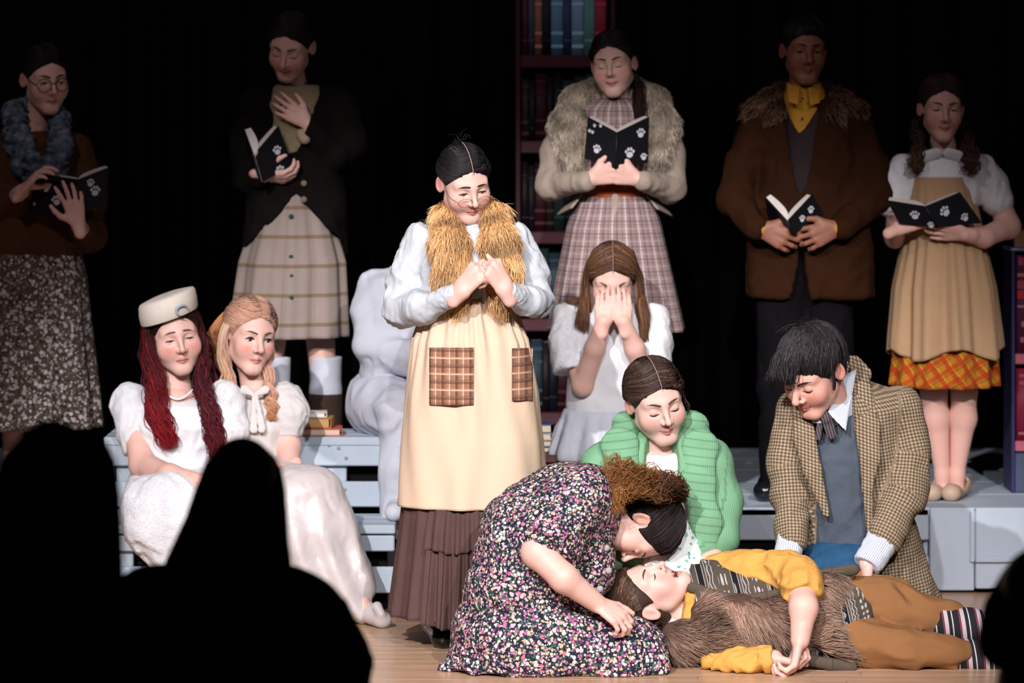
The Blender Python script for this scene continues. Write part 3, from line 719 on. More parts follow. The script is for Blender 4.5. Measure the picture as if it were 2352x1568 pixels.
def tweed_mat():
    m = NT('houndstooth_tweed', .95, .1); x, y, _ = m.sep(m.coord('uv')); p = .0108
    a = m.stripe(x, p, .5); b = m.stripe(y, p, .5, .25); s = m.math('MULTIPLY', m.math('ADD', a, b), .5)
    n = m.noise(m.coord(), 260, 2); dk, md, lt = (.05, .032, .022), (.20, .145, .092), (.46, .375, .27)
    c = m.ramp(s, [(0, lt), (.4, md), (.75, dk)], 'CONSTANT'); m.col(m.mix(m.math('MULTIPLY_ADD', n, 1.2, -.35, clamp=True), c, md)); m.bump(n, .5, .002); return m.m
TWEED = tweed_mat()
def knit_mat(name, c, period=.0, axis=1, fine=.006, dark=.45):
    m = NT(name, .95, .1); uv = m.coord('uv'); s = m.sep(uv); w = m.n('ShaderNodeTexWave'); h = m.math('SINE', m.math('MULTIPLY', s[1 - axis], 6.283 / fine)); n = m.noise(m.coord(), 420, 2)
    base = m.mix(m.noise(m.coord(), 9, 3), tuple(k * .85 for k in c), tuple(min(1, k * 1.1) for k in c)); base = m.mix(m.math('MULTIPLY', n, .35), base, tuple(k * .5 for k in c))
    hh = m.math('MULTIPLY_ADD', h, .35, n)
    if period:
        r = m.math('ABSOLUTE', m.math('SUBTRACT', m.math('FRACT', m.math('DIVIDE', s[axis], period)), .5)); g = m.math('LESS_THAN', r, .09); base = m.mix(m.math('MULTIPLY', g, dark), base, tuple(k * .35 for k in c)); hh = m.math('MULTIPLY_ADD', m.math('MULTIPLY', g, -1.), 2.5, hh)
    m.col(base); m.bump(hh, .55, .002); return m.m
GREENK = knit_mat('green_knit', (.20, .42, .245)); GREENR = knit_mat('green_ribbed_knit', (.20, .42, .245), .026, 1)
GREYK = cloth('slate_knit', (.075, .092, .122), .15, .95, 600, .5)
STRIPE = plaid('blue_striped_shirting', (.72, .75, .82), [(.0072, .28, 0, (.10, .14, .26), .8)], [])
STRIPEH = plaid('blue_striped_cuff', (.72, .75, .82), [], [(.0072, .28, 0, (.10, .14, .26), .8)])
TIEM = plaid('striped_tie', (.05, .042, .05), [(.009, .25, 0, (.22, .17, .18), .8)], [])
DENIM = cloth('blue_denim', (.018, .075, .16), .35, .85, 900, .4, big=20)
MUSTARD = cloth('mustard_cotton', (.62, .325, .075), .1, .85, 700, .3); OCHRE = cloth('ochre_shirt', (.48, .23, .025), .12, .85, 700, .3)
TROUS = cloth('rust_brown_wool', (.25, .115, .045), .12, .95, 800, .3)
def fairisle_mat():
    m = NT('patterned_knit', .95, .1); x, y, _ = m.sep(m.coord('uv')); W = (.40, .40, .41); B = (.085, .066, .05); K = (.012, .012, .014)
    T = .105; yy = m.math('FRACT', m.math('DIVIDE', y, T)); zig = m.math('MULTIPLY', m.math('ABSOLUTE', m.math('SUBTRACT', m.math('FRACT', m.math('DIVIDE', x, .013)), .5)), .10)
    col = m.mix(m.noise(m.coord(), 300, 2), tuple(k * .7 for k in B), tuple(k * 1.3 for k in B))
    dark = m.math('LESS_THAN', m.math('ABSOLUTE', m.math('SUBTRACT', yy, .12)), .10); col = m.mix(dark, col, K)
    for c0, wd, mode in ((.30, .010, 0), (.40, .014, 1), (.50, .012, 1), (.03, .009, 0), (.21, .009, 0)):
        d = m.math('ABSOLUTE', m.math('SUBTRACT', m.math('ADD', yy, zig) if mode else yy, c0)); col = m.mix(m.math('LESS_THAN', d, wd), col, W)
    dot = m.math('LESS_THAN', m.vor(m.scale(m.coord('uv'), (1, 1, 0)), 75., rand=.1), .3); ban = m.math('LESS_THAN', m.math('ABSOLUTE', m.math('SUBTRACT', yy, .75)), .12); col = m.mix(m.math('MULTIPLY', dot, ban), col, W)
    dot2 = m.math('LESS_THAN', m.vor(m.scale(m.coord('uv'), (1, 1, 0)), 38., rand=.1), .33); b2 = m.math('LESS_THAN', m.math('ABSOLUTE', m.math('SUBTRACT', yy, .12)), .06); col = m.mix(m.math('MULTIPLY', dot2, b2), col, (.3, .27, .25))
    m.col(col); m.bump(m.noise(m.coord(), 400, 2), .5, .002); return m.m
FAIRISLE = fairisle_mat(); RIBBROWN = knit_mat('brown_ribbing', (.115, .09, .068), .008, 0, dark=.5)
SOCK = plaid('striped_sock', (.022, .02, .024), [], [(.052, .24, .0, (.58, .47, .50), .9), (.052, .05, .095, (.35, .05, .11), .95), (.052, .07, .55, (.55, .62, .68), .9)])
TANC = cloth('tan_corduroy_dress', (.42, .265, .15), .08, .95, 800, .3)
ORANGE = plaid('orange_plaid', (.42, .165, .014), [(.045, .35, 0, (.38, .035, .01), .75), (.045, .06, .6, (.65, .4, .05), .7)], [(.045, .35, .2, (.38, .035, .01), .7), (.045, .08, .75, (.1, .03, .01), .6)], rot=.6)
CHECK = plaid('blush_check_wool', (.285, .205, .20), [(.056, .10, 0, (.09, .05, .055), .7), (.056, .10, .34, (.62, .52, .48), .75), (.056, .06, .6, (.1, .06, .065), .55), (.028, .07, .2, (.16, .1, .11), .5)], [(.045, .10, 0, (.10, .06, .065), .6), (.045, .07, .4, (.55, .45, .42), .4), (.045, .06, .7, (.1, .06, .06), .5)])
OCHSTR = plaid('ochre_banded_skirt', (.29, .235, .21), [(.11, .05, .2, (.22, .16, .12), .4)], [(.105, .13, .55, (.15, .095, .04), .7)])
CORD = cloth('brown_corduroy', (.030, .0105, .0045), .25, .95, 400, .5, spec=.06); TAUPE = cloth('taupe_knit', (.34, .275, .225), .1, .95, 500, .5)
DKCOAT = cloth('charcoal_wool', (.008, .006, .006), .3, .95, 400, .5, spec=.05); RUSTK = cloth('brown_knit', (.075, .03, .012), .2, .95, 300, .6); DKTROU = cloth('dark_trouser', (.006, .005, .007), .25, .95, 500, .3, spec=.04)
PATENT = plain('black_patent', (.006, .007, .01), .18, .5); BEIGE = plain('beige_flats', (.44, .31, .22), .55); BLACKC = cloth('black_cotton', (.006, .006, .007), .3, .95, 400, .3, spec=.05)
def pleats(n, amp, seed=0, p=1., top=.1, irr=.6, hem=.0):
    r = np.random.RandomState(seed); a, b, c = r.uniform(0, 6.28, 3)
    def f(T, S):
        am = amp * (top + (1 - top) * S ** p)
        k = am * (np.sin(n * T + a + irr * np.sin(3 * T + b)) + .45 * np.sin((n * 2 + 1) * T + c + irr * np.sin(2 * T)) + .3 * np.sin((n // 2 + 1) * T + b))
        return k, hem * S ** 8 * np.sin(n * T * .5 + a)
    return f
def rpx(Y, L):            # rows from the photo: (row, left, right, half depth, dy)
    out = []
    for r in L:
        py, xl, xr, b = r[:4]; dy = r[4] if len(r) > 4 else 0.; a = P(xl, py, Y + dy); c = P(xr, py, Y + dy)
        out.append((a[2], (a[0] + c[0]) / 2, Y + dy, (c[0] - a[0]) / 2, b))
    return out
def person(label, x, y, Y, z=0., group=None):
    b = P(x, y, Y); e = empty('person', (b[0], b[1], z)); tag(e, label, 'person', group or 'actors on the stage'); return e
def shoe(S, heel, toe, w=.036, h=.045, k=.02):
    heel = np.asarray(heel, float); toe = np.asarray(toe, float); d = nrm(toe - heel)
    S.cap(heel + [0, 0, w], toe + [0, 0, w * .8] - d * w, w * .95, w, k, flat=((0, 0, 1), 1.15)); S.cap(heel + [0, 0, h + .02], heel + d * .05 + [0, 0, h], w * .8, w * .75, k)
    S.cut((0, 0, min(heel[2], toe[2])), (0, 0, -1), .003)
def patch_on(rows, p2, px0, px1, py0, py1, Y, n=14, lift=.006, bow=0.):
    R = np.array(sorted(rows, key=lambda r: r[0])); V = []; uv = []
    for j in range(n + 1):
        for i in range(n + 1):
            px = px0 + (px1 - px0) * i / n; py = py0 + (py1 - py0) * j / n + bow * math.sin(i / n * 3.14)
            yy = Y
            for _ in range(4):
                p = P(px, py, yy); cx, cy, a, b = (np.interp(p[2], R[:, 0], R[:, c]) for c in (1, 2, 3, 4)); u = min(abs((p[0] - cx) / a), .98); yy = cy - b * (1 - u ** p2) ** (1 / p2) - lift
            p = P(px, py, yy); V.append(p); uv.append((p[0], -p[2], 0))
    i, j = np.meshgrid(np.arange(n), np.arange(n)); w = n + 1
    return np.array(V), np.stack([j * w + i, (j + 1) * w + i, (j + 1) * w + i + 1, j * w + i + 1], -1).reshape(-1, 4), np.array(uv)
# ------------------------------------------------------------------ the stage
def wood_mat(name, a, b, rough=.38, sc=(1.4, 26, 26)):
    m = NT(name, rough, .4); o = m.coord(); r = m.n('ShaderNodeObjectInfo').outputs['Random']
    v = m.n('ShaderNodeVectorMath', operation='ADD'); m.l(o, v.inputs[0]); cmb = m.n('ShaderNodeCombineXYZ'); m.l(m.math('MULTIPLY', r, 37.), cmb.inputs[0]); m.l(m.math('MULTIPLY', r, 11.), cmb.inputs[1]); m.l(cmb.outputs[0], v.inputs[1])
    n = m.noise(m.scale(v.outputs[0], sc), 3, 5, .6)
    c = m.mix(m.math('MULTIPLY_ADD', n, 1.8, -.4, clamp=True), a, b)
    m.col(m.mix(m.math('MULTIPLY_ADD', r, .3, 0.), c, tuple(x * .8 for x in b))); m.bump(n, .08, .001); return m.m
FLOORM = wood_mat('oak_floor', (.34, .185, .10), (.64, .43, .29), .3)
BLACKM = cloth('black_drape', (.006, .006, .007), .3, 1., 300, .2, spec=.02)
DARKP = plain('black_paint', (.006, .006, .006), .85, .1)
def paint_mat(name, c):
    m = NT(name, .55, .3); o = m.coord(); n = m.noise(o, 7, 5, .6); s = m.noise(m.scale(o, (3, 30, 60)), 4, 4)
    k = m.vor(o, 9.); dots = m.math('LESS_THAN', k, .045)
    c1 = m.mix(m.math('MULTIPLY_ADD', n, 1.4, -.2, clamp=True), tuple(x * .86 for x in c), tuple(min(1, x * 1.06) for x in c))
    c2 = m.mix(m.math('MULTIPLY', m.math('GREATER_THAN', s, .66), .25), c1, tuple(x * .7 for x in c))
    m.col(m.mix(m.math('MULTIPLY', dots, .55), c2, tuple(x * .45 for x in c))); m.bump(s, .12, .0015); return m.m
GREYP = paint_mat('pale_grey_paint', (.45, .525, .61)); REDWOOD = wood_mat('red_brown_wood', (.07, .022, .018), (.13, .048, .038), .5)
def bx(name, x0, x1, y0, y1, z0, z1, mat, parent=None, bev=.004):
    V, F = box_mesh(((x0 + x1) / 2, (y0 + y1) / 2, (z0 + z1) / 2), ((x1 - x0) / 2, (y1 - y0) / 2, (z1 - z0) / 2), bev=bev)
    return mesh_obj(name, V, F, mat, parent, smooth=False)
STAGE_Y0 = 10.0
floor = tag(bx('floor', -4, 4, STAGE_Y0, 15, -.25, -.022, plain('subfloor', (.05, .03, .02)), bev=0), 'pale oak stage floor of narrow boards', kind='structure')
pw = .084; g = random.Random(3); pm = None
for r in range(24):
    y = STAGE_Y0 + r * pw; x = -2.6 + g.uniform(-1.2, 0)
    while x < 2.4:
        L = 2.0
        if pm is None:
            V, F = box_mesh((0, 0, 0), (L / 2 - .0006, pw / 2 - .0006, .011), bev=.0008); o = mesh_obj('plank', V, F, FLOORM, floor, smooth=False); pm = o.data
        else:
            o = bpy.data.objects.new('plank', pm); COL.objects.link(o); o.parent = floor
        o.location = (x + L / 2, y + pw / 2, -.011 + g.uniform(-.0004, .0004)); x += L
bx('plank', -4, 4, STAGE_Y0 + 24 * pw + .001, 15, -.022, 0, FLOORM, floor, bev=0)
tag(bx('trim_1', -4, 4, STAGE_Y0 - .03, STAGE_Y0, -.3, .0, wood_mat('stage_nosing', (.3, .15, .06), (.5, .28, .14))), 'wooden nosing along the front of the stage', kind='structure')
tag(bx('auditorium_floor', -6, 6, 1.5, STAGE_Y0 - .03, -.35, -.3, DARKP, bev=0), 'black auditorium floor below the stage', kind='structure')
# back drape with folds
nx = 360; X = np.linspace(-4, 4, nx); Yc = 14.6 + .05 * np.sin(X * 34 + 1.2 * np.sin(X * 5)) + .02 * np.sin(X * 77)
V = np.concatenate([np.stack([X, Yc, np.full(nx, z)], 1) for z in (0., 4.2)]); i = np.arange(nx - 1)
o = mesh_obj('wall_back', V, np.stack([i, i + 1, i + nx + 1, i + nx], 1), BLACKM); tag(o, 'black pleated drape behind the actors', kind='structure'); o.modifiers.new('thickness', 'SOLIDIFY').thickness = .01
def XZ(px, py, Y): p = P(px, py, Y); return p[0], p[2]
def board(name, px0, px1, py0, py1, Y, th, mat, parent, jit=0):
    (x0, z1), (x1, z0) = XZ(px0, py0, Y), XZ(px1, py1, Y); return bx(name, x0, x1, Y, Y + th, z0, z1, mat, parent)
# low platform at the back
PZ = .30
pl = empty('back_platform', (0, 12.3, 0)); tag(pl, 'low pale grey platform the book readers stand on', 'platform')
for k in range(5):
    y0 = 12.3 + k * .4; bx('deck_board', (.66 if k == 0 else -2.2), 2.6, y0 + .002, y0 + .398, PZ - .03, PZ, GREYP, pl)
board('fascia_board', 1560, 2134, 1168, 1240, 12.302, .025, GREYP, pl); board('fascia_board', 1560, 2134, 1277, 1340, 12.302, .025, GREYP, pl)
bx('deck_board', -2.2, .655, 12.502, 12.698, PZ - .03, PZ, GREYP, pl); bx('fascia_board', -2.2, .655, 12.504, 12.526, PZ - .13, PZ - .031, GREYP, pl); bx('fascia_board', -2.2, .655, 12.504, 12.526, .02, .12, GREYP, pl); bx('backing', -2.2, .655, 12.54, 12.555, .0, PZ - .04, DARKP, pl)
for x_ in (-2.19, -1.5, .6): bx('post', x_, x_ + .05, 12.527, 12.539, 0, PZ - .031, GREYP, pl)
bx('fascia_board', -2.222, -2.2, 12.504, 14.3, .0, PZ - .031, GREYP, pl)
board('front_panel', 2136, 2238, 1166, 1356, 12.285, .03, GREYP, pl); board('front_panel', 2241, 2480, 1166, 1352, 12.265, .03, GREYP, pl)
board('kick_strip', 2241, 2480, 1278, 1292, 12.25, .015, GREYP, pl); board('batten', 2228, 2240, 1172, 1292, 12.275, .01, GREYP, pl)
bx('backing', .66, 2.6, 12.34, 12.36, .0, PZ - .04, DARKP, pl)
for px in (1500, 1840, 2120): board('post', px, px + 40, 1180, 1361, 12.328, .05, GREYP, pl)
# stepped seating unit on the left
sb = empty('stepped_bench', P(570, 1400, 11.9) * [1, 1, 0]); tag(sb, 'pale grey slatted two-step bench with black gaps on the left', 'bench')
YU, YL = 12.15, 11.82
zU = P(0, 1004, YU)[2]; zL = P(0, 1206, YL)[2]; xl, xr = P(238, 0, YU)[0], P(899, 0, YU)[0]; xl2, xr2 = P(262, 0, YL)[0], P(908, 0, YL)[0]
for k in range(3): bx('seat_board', xl, xr, YU + k * .105, YU + k * .105 + .102, zU - .03, zU, GREYP, sb)
board('fascia_board', 238, 897, 1020, 1070, YU + .004, .022, GREYP, sb); board('slat', 262, 897, 1106, 1164, YU + .004, .022, GREYP, sb)
bx('tread_board', xl2, xr2, YL, YL + .11, zL - .03, zL, GREYP, sb); bx('tread_board', xl2, xr2, YL + .113, YL + .222, zL - .03, zL, GREYP, sb); bx('tread_board', xl2, xr2, YL + .225, YU - .005, zL - .03, zL, GREYP, sb)
board('slat', 262, 906, 1230, 1266, YL + .004, .022, GREYP, sb); board('slat', 262, 906, 1302, 1362, YL + .004, .022, GREYP, sb)
for px in (266, 742): board('post', px, px + 54, 1062, 1398, YU + .03, .05, GREYP, sb)
for px in (266, 742): board('post', px, px + 40, 1225, 1404, YL + .03, .05, GREYP, sb)
bx('backing', xl + .03, xr - .03, YU + .09, YU + .11, .0, zU - .04, DARKP, sb); bx('backing', xl2 + .03, xr2 - .03, YL + .09, YL + .11, .0, zL - .04, DARKP, sb)
for px, py in ((756, 1022), (778, 1029), (795, 1052), (792, 1124)):
    c = P(px, py, YU + .004); V, F = box_mesh(c, (.006, .003, .006), bev=.002); mesh_obj('bolt', V, F, plain_cached((.25, .3, .36)), sb)
# red-brown box the weeping girl sits on
rb = empty('wooden_box', P(1480, 1400, 12.0) * [1, 1, 0]); tag(rb, 'red-brown wooden box under the girl who hides her face', 'box')
zB = P(0, 1046, 11.98)[2]; bxl, bxr = P(1212, 0, 11.98)[0], P(1640, 0, 11.98)[0]
bx('lid', bxl, bxr, 11.97, 12.29, zB - .025, zB, REDWOOD, rb); bx('front_panel', bxl + .01, bxr - .01, 11.985, 12.005, .0, zB - .027, REDWOOD, rb)
for x in (bxl + .01, bxr - .03): bx('side_panel', x, x + .02, 12.006, 12.285, 0, zB - .027, REDWOOD, rb)
bx('back_panel', bxl + .01, bxr - .01, 12.286, 12.296, 0, zB - .027, REDWOOD, rb)

# closed books lying flat: cover boards, spine, page block
def flat_book(label, c, w, d, t, rz, cov, group, pages=(.72, .62, .46), standing=False, cat='book'):
    e = empty('book', c); tag(e, label, cat, group); e.rotation_euler = (0, 0, rz)
    cm = plain_cached(cov); pmx = plain_cached(pages); ct = .003
    def part(n, cc, h, m): V, F = box_mesh(cc, h, bev=.0008); mesh_obj(n, V + np.array(c), F, m, e, smooth=False)
    if not standing:
        part('cover', (0, 0, ct / 2), (w / 2, d / 2, ct / 2), cm); part('cover', (0, 0, t - ct / 2), (w / 2, d / 2, ct / 2), cm)
        part('page_block', (.003, 0, t / 2), (w / 2 - .006, d / 2 - .004, t / 2 - ct), pmx); part('spine', (-w / 2 + .0015, 0, t / 2), (.0015, d / 2, t / 2 - ct), cm)
    return e
stk = P(722, 1000, YU + .12); z = zU + .0005
for lab, w, d, t, rz, cov, dx, pg in (('orange-edged book at the bottom of the stack on the grey bench', .175, .13, .026, .04, (.55, .10, .05), .012, (.62, .47, .38)),
                             ('thick ochre book in the middle of the stack on the grey bench', .125, .10, .036, -.06, (.42, .22, .07), .004, (.50, .30, .12)),
                             ('thin white book on top of the stack on the grey bench', .10, .085, .018, .05, (.70, .68, .66), -.004, (.75, .72, .68))):
    flat_book(lab, (stk[0] + dx, stk[1] - .02, z), w, d, t, rz + math.pi, cov, 'books on the grey bench', pg); z += t + .0005
z = zB + .0005; stk = P(1246, 0, 12.12)
for lab, t, cov in (('thin teal book at the bottom of the stack by the weeping girl', .02, (.06, .12, .14)), ('grey book second from the bottom of the stack by the weeping girl', .022, (.22, .24, .26)), ('pale cream book second from the top of the stack by the weeping girl', .024, (.62, .5, .4)), ('blue book on top of the stack by the weeping girl', .03, (.07, .12, .3))):
    flat_book(lab, (stk[0], stk[1], z), .062, .1, t, .0, cov, 'books beside the weeping girl'); z += t + .0005

# bookcase scenery: upright boards, shelves and standing books
def standing_book(label, x, y, z, w, hgt, d, cov, group, bands=None):
    e = empty('book', (x, y, z)); tag(e, label, 'book', group)
    cm = plain_cached(cov); c = np.array([x, y, z])
    t = np.linspace(-1, 1, 7); prof = np.stack([t * w / 2, -.004 * (1 - t * t)], 1)
    V = np.concatenate([np.stack([c[0] + prof[:, 0], c[1] + prof[:, 1], np.full(7, c[2] + q)], 1) for q in (0, hgt)] + [np.stack([c[0] + prof[:, 0], np.full(7, c[1] + .006), np.full(7, c[2] + q)], 1) for q in (0, hgt)])
    i = np.arange(6); Q = np.concatenate([np.stack([i, i + 1, i + 8, i + 7], 1), np.stack([i + 14, i + 21, i + 22, i + 15], 1), np.stack([i + 7, i + 8, i + 22, i + 21], 1), np.stack([i, i + 14, i + 15, i + 1], 1), np.array([[0, 7, 21, 14], [6, 20, 27, 13]])])
    mesh_obj('spine', V, Q, cm, e)
    for s_ in (-1, 1): V, F = box_mesh(c + [s_ * (w / 2 - .0015), .006 + d / 2, hgt / 2], (.0015, d / 2, hgt / 2)); mesh_obj('cover', V, F, cm, e, smooth=False)
    V, F = box_mesh(c + [0, .006 + d / 2, hgt / 2], (w / 2 - .004, d / 2 - .003, hgt / 2 - .004)); mesh_obj('page_block', V, F, plain_cached((.45, .4, .33)), e, smooth=False)
    for (f, th, cb, fr) in (bands or []):
        V, F = box_mesh(c + [0, -.0035, hgt * f], (w / 2 * fr, .0022, th / 2)); mesh_obj('band', V, F, plain_cached(cb), e, smooth=False)
    return e
BK = 'books on the tall bookcase behind the fur-collared reader'
bc = empty('bookcase', P(1290, 0, 13.4) * [1, 1, 0] + [0, 0, PZ]); tag(bc, 'tall dark red bookcase behind the fur-collared reader', 'bookcase')
YB = 13.4; xa, xb = P(1196, 0, YB)[0], P(1402, 0, YB)[0]; zt = 2.35
MAROON = plain('maroon_paint', (.075, .017, .024), .5)
for x in (xa - .02, xb): bx('side_board', x, x + .02, YB - .01, YB + .2, PZ + .001, zt, plain_cached((.05, .012, .016)), bc)
bx('back_panel', xa, xb, YB + .18, YB + .2, PZ + .001, zt, plain_cached((.012, .008, .012)), bc)
shz = []
for py in (155, 352, 560, 760, 975):
    z1 = P(0, py, YB)[2]; shz.append(z1); bx('shelf', xa, xb, YB - .015, YB + .18, z1, z1 + .048, MAROON, bc)
kinds = [('dark plum book', (.05, .014, .03)), ('slate book', (.05, .055, .09)), ('brown tooled book', (.22, .12, .09)), ('black book', (.012, .012, .02)), ('pale blue banded book', (.10, .24, .36)), ('navy book', (.03, .05, .12)), ('light blue banded book', (.16, .30, .46)), ('teal book', (.10, .27, .26)), ('crimson book', (.26, .02, .05))]
wid = [.0265, .0245, .0285, .034, .047, .032, .047, .043, .044]
place = ['upper shelf', 'second shelf', 'third shelf', 'fourth shelf', 'bottom shelf']
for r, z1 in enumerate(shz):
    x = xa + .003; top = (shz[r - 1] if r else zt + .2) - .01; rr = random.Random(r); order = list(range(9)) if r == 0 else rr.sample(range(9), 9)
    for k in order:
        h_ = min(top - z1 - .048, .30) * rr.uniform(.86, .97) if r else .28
        cv = tuple(c * 1.4 for c in kinds[k][1]) if r == 0 else tuple(c * .12 for c in kinds[k][1])  # dimmer light on the lower shelves is painted into the cover colours; top row brightened
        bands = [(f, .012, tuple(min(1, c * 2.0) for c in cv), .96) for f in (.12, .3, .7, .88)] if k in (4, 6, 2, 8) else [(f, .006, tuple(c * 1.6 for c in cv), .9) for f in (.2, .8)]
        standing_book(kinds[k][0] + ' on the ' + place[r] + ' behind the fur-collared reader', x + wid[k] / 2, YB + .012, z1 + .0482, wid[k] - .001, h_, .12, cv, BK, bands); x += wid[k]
# right-hand painted bookcase
bc2 = empty('bookcase', P(2440, 0, 12.75) * [1, 1, 0] + [0, 0, PZ]); tag(bc2, 'navy and red painted bookcase at the right edge of the stage', 'bookcase')
Y2 = 12.75; NAVY = plain('navy_paint', (.035, .03, .10), .5); PINK = plain('rose_paint', (.50, .12, .17), .5)
x0, x1 = P(2322, 0, Y2)[0], P(2560, 0, Y2)[0]; zz = lambda py: P(0, py, Y2)[2]
bx('side_board', x0, x0 + .014, Y2 - .012, Y2 + .2, PZ + .001, zz(576), NAVY, bc2); bx('side_board', x1 - .014, x1, Y2 - .012, Y2 + .2, PZ + .001, zz(576), NAVY, bc2); bx('back_panel', x0 + .014, x1 - .014, Y2 + .18, Y2 + .2, PZ + .001, zz(576), NAVY, bc2)
bx('top_board', x0 - .004, x1 + .004, Y2 - .015, Y2 + .2, zz(576), zz(569), plain_cached((.22, .28, .42)), bc2)
for a, b in ((812, 836), (1012, 1036)): bx('shelf', x0 + .014, x1 - .014, Y2 - .01, Y2 + .18, zz(b), zz(a), PINK, bc2)
bx('plinth', x0 + .014, x1 - .014, Y2 - .006, Y2 + .18, PZ + .001, zz(1040), plain_cached((.06, .08, .14)), bc2)
BK2 = 'books in the bookcase at the right edge'
for (pa, pb, nm, cv, bands) in ((580, 811.5, 'upper', (.09, .012, .045), [(.94, .03, (.30, .05, .10), .8), (.80, .012, (.55, .16, .22), .9), (.70, .03, (.42, .05, .10), .9), (.60, .03, (.55, .02, .04), .9), (.48, .008, (.4, .2, .3), .9), (.3, .02, (.35, .15, .25), .5), (.14, .02, (.35, .1, .18), .6)]),
                            (840, 1011.5, 'lower', (.22, .012, .04), [(.9, .012, (.40, .06, .1), .7), (.8, .012, (.40, .06, .1), .7), (.1, .01, (.4, .08, .12), .8)])):
    for j in range(3):
        w = .072; standing_book(('dark plum', 'navy', 'deep red')[(j + (nm == 'lower')) % 3 if j else 0] + f' book with printed bands on the {nm} shelf at the right edge, ' + ('leftmost', 'middle', 'rightmost')[j], x0 + .02 + w / 2 + j * (w + .003), Y2 + .004, zz(pb), w, zz(pa) - zz(pb) - .01, .13, cv if j != 1 else (.03, .03, .1), BK2, bands)
V, F = box_mesh((x0 + .06, Y2 + .07, zz(569) + .032), (.045, .05, .0315), bev=.003); tag(mesh_obj('wooden_block', V, F, wood_mat('tan_wood', (.3, .15, .07), (.45, .25, .12)), smooth=False), 'small tan wooden block on top of the right-hand bookcase', 'block')
# ================================================================== front group
# ---- standing woman with the tawny fur stole and patched apron
Y = 11.2; J = lambda x, y, d=0.: P(x, y, Y + d)
e = person('standing woman in cream patched apron and tawny fur stole, hands clasped', 1085, 1475, Y)
H = Head(J(1067, 417, -.06), yaw=22, pitch=25, roll=-8, size=.99, eye=.55, mouth='frown', fat=.004)
core = Sdf(); core.chain([J(1090, 560), J(1085, 780), J(1085, 900)], [.07, .08, .09], .05)
for x in (1040, 1120): core.chain([J(x, 900), J(x, 1200), J(x, 1460)], [.08, .055, .035], .03)
arms = Sdf()
hand(arms, J(1056, 672, -.25), (.62, -.15, .75), (.55, .75, -.30), 1, curl=(75, 95, 50), size=1.08, thumb=(.9, .35, .5), tcurl=20)
hand(arms, J(1160, 668, -.25), (-.45, -.15, .85), (-.6, .75, -.2), -1, curl=(78, 95, 50), size=1.08, thumb=(.9, .3, .5), tcurl=20)
arms.cap(J(1010, 690, -.17), J(1062, 668, -.25), .033, .026); arms.cap(J(1200, 690, -.17), J(1160, 664, -.25), .033, .026)
body_obj(e, H, [arms, (core, .012)], neck=J(1083, 512, .03), base=SKIN_LIGHT)
H.features(e, browtilt=.55, gaze=(.1, -.6), lash=1.1)
glasses(e, H, cz=-.024, rx=.0225, rz=.0155, r=.0008, c=(.06, .045, .05), dy=.012)
up = [(.03, math.cos(a), math.sin(a)) for a in np.linspace(.36, 1.8, 8)]; dn = [(-x, b, c) for x, b, c in up]
fl = lambda V, c: c
hair_obj(e, hair_cap(H, .008), parted(H, 330, 1, (.25, -.85, .1)) + [
    locks([[scalp(H, (.1, -.3, .95)), H.w((.02, -.07, .135)), H.w((.04, -.07, .145))], [scalp(H, (-.2, -.2, .95)), H.w((-.03, -.04, .135)), H.w((-.06, -.03, .138))]], 24, .012, r=.0007, seed=3)], (.011, .0085, .0095), var=.6)
V, F = tubes([[scalp(H, (.0, math.cos(a), math.sin(a)), .0015) for a in np.linspace(.36, 1.8, 14)]], [np.full(14, .0013)], 5); mesh_obj('hair_parting', V, F, plain_cached((.40, .26, .24)), e)
S = Sdf(); S.rows(rpx(Y, [(505, 1040, 1130, .07, .02), (522, 998, 1155, .09, .01), (545, 965, 1180, .105), (600, 955, 1190, .12), (680, 965, 1195, .125), (740, 985, 1180, .12)]), .03, capr=.03)
S.chain([J(965, 550), J(934, 640, -.0), J(924, 708, -.03)], [.052, .058, .06], .035); S.chain([J(924, 708, -.03), J(968, 706, -.13), J(1030, 684, -.21)], [.06, .05, .034], .025)
S.chain([J(1184, 548), J(1220, 630), J(1232, 688, -.03)], [.05, .054, .053], .035); S.chain([J(1232, 688, -.03), J(1215, 692, -.13), J(1180, 680, -.21)], [.052, .047, .034], .025)
S.disp = wrinkle(.009, .075, 5, (1, 1, 1.8), .002, .025); sdf_obj('blouse', S, .0065, BLOUSE, e)
S = Sdf(); S.cap(J(1086, 520, .0), J(1092, 560, -.07), .05, .05); S.disp = wrinkle(.003, .03, 6); sdf_obj('blouse_collar', S, .005, BLOUSE, e)
for a, b in ((J(1024, 684, -.205), J(1046, 676, -.232)), (J(1186, 680, -.205), J(1170, 670, -.232))):
    S = Sdf(); S.cap(a, b, .036, .033); S.disp = wrinkle(.003, .02, 8); sdf_obj('cuff', S, .0045, BLOUSE, e)
FURF = lambda p: np.stack([.25 * np.sign(p[:, 0] - J(1090, 0)[0]) * .6, np.full(len(p), -.25), np.full(len(p), -1.)], 1)
for pts, rs in (([J(1050, 470, .06), J(1026, 498, -.03), J(1034, 560, -.125), J(1042, 640, -.14), J(1048, 685, -.135)], [.03, .036, .05, .05, .03]),
                ([J(1100, 465, .06), J(1132, 492, -.03), J(1146, 555, -.125), J(1154, 620, -.135), J(1146, 685, -.13)], [.03, .036, .048, .046, .028])):
    S = Sdf(); S.chain(pts, rs, .03, flat=((0, 1, .2), 1.5)); fur_obj('fur_stole', S, e, 11000, .042, FURF, (.52, .27, .105), .4, .008, .0011, 11 + int(abs(pts[0][0]) * 100), tipc=(.80, .54, .30), under=(.30, .15, .06), up=.3, spread=.35)
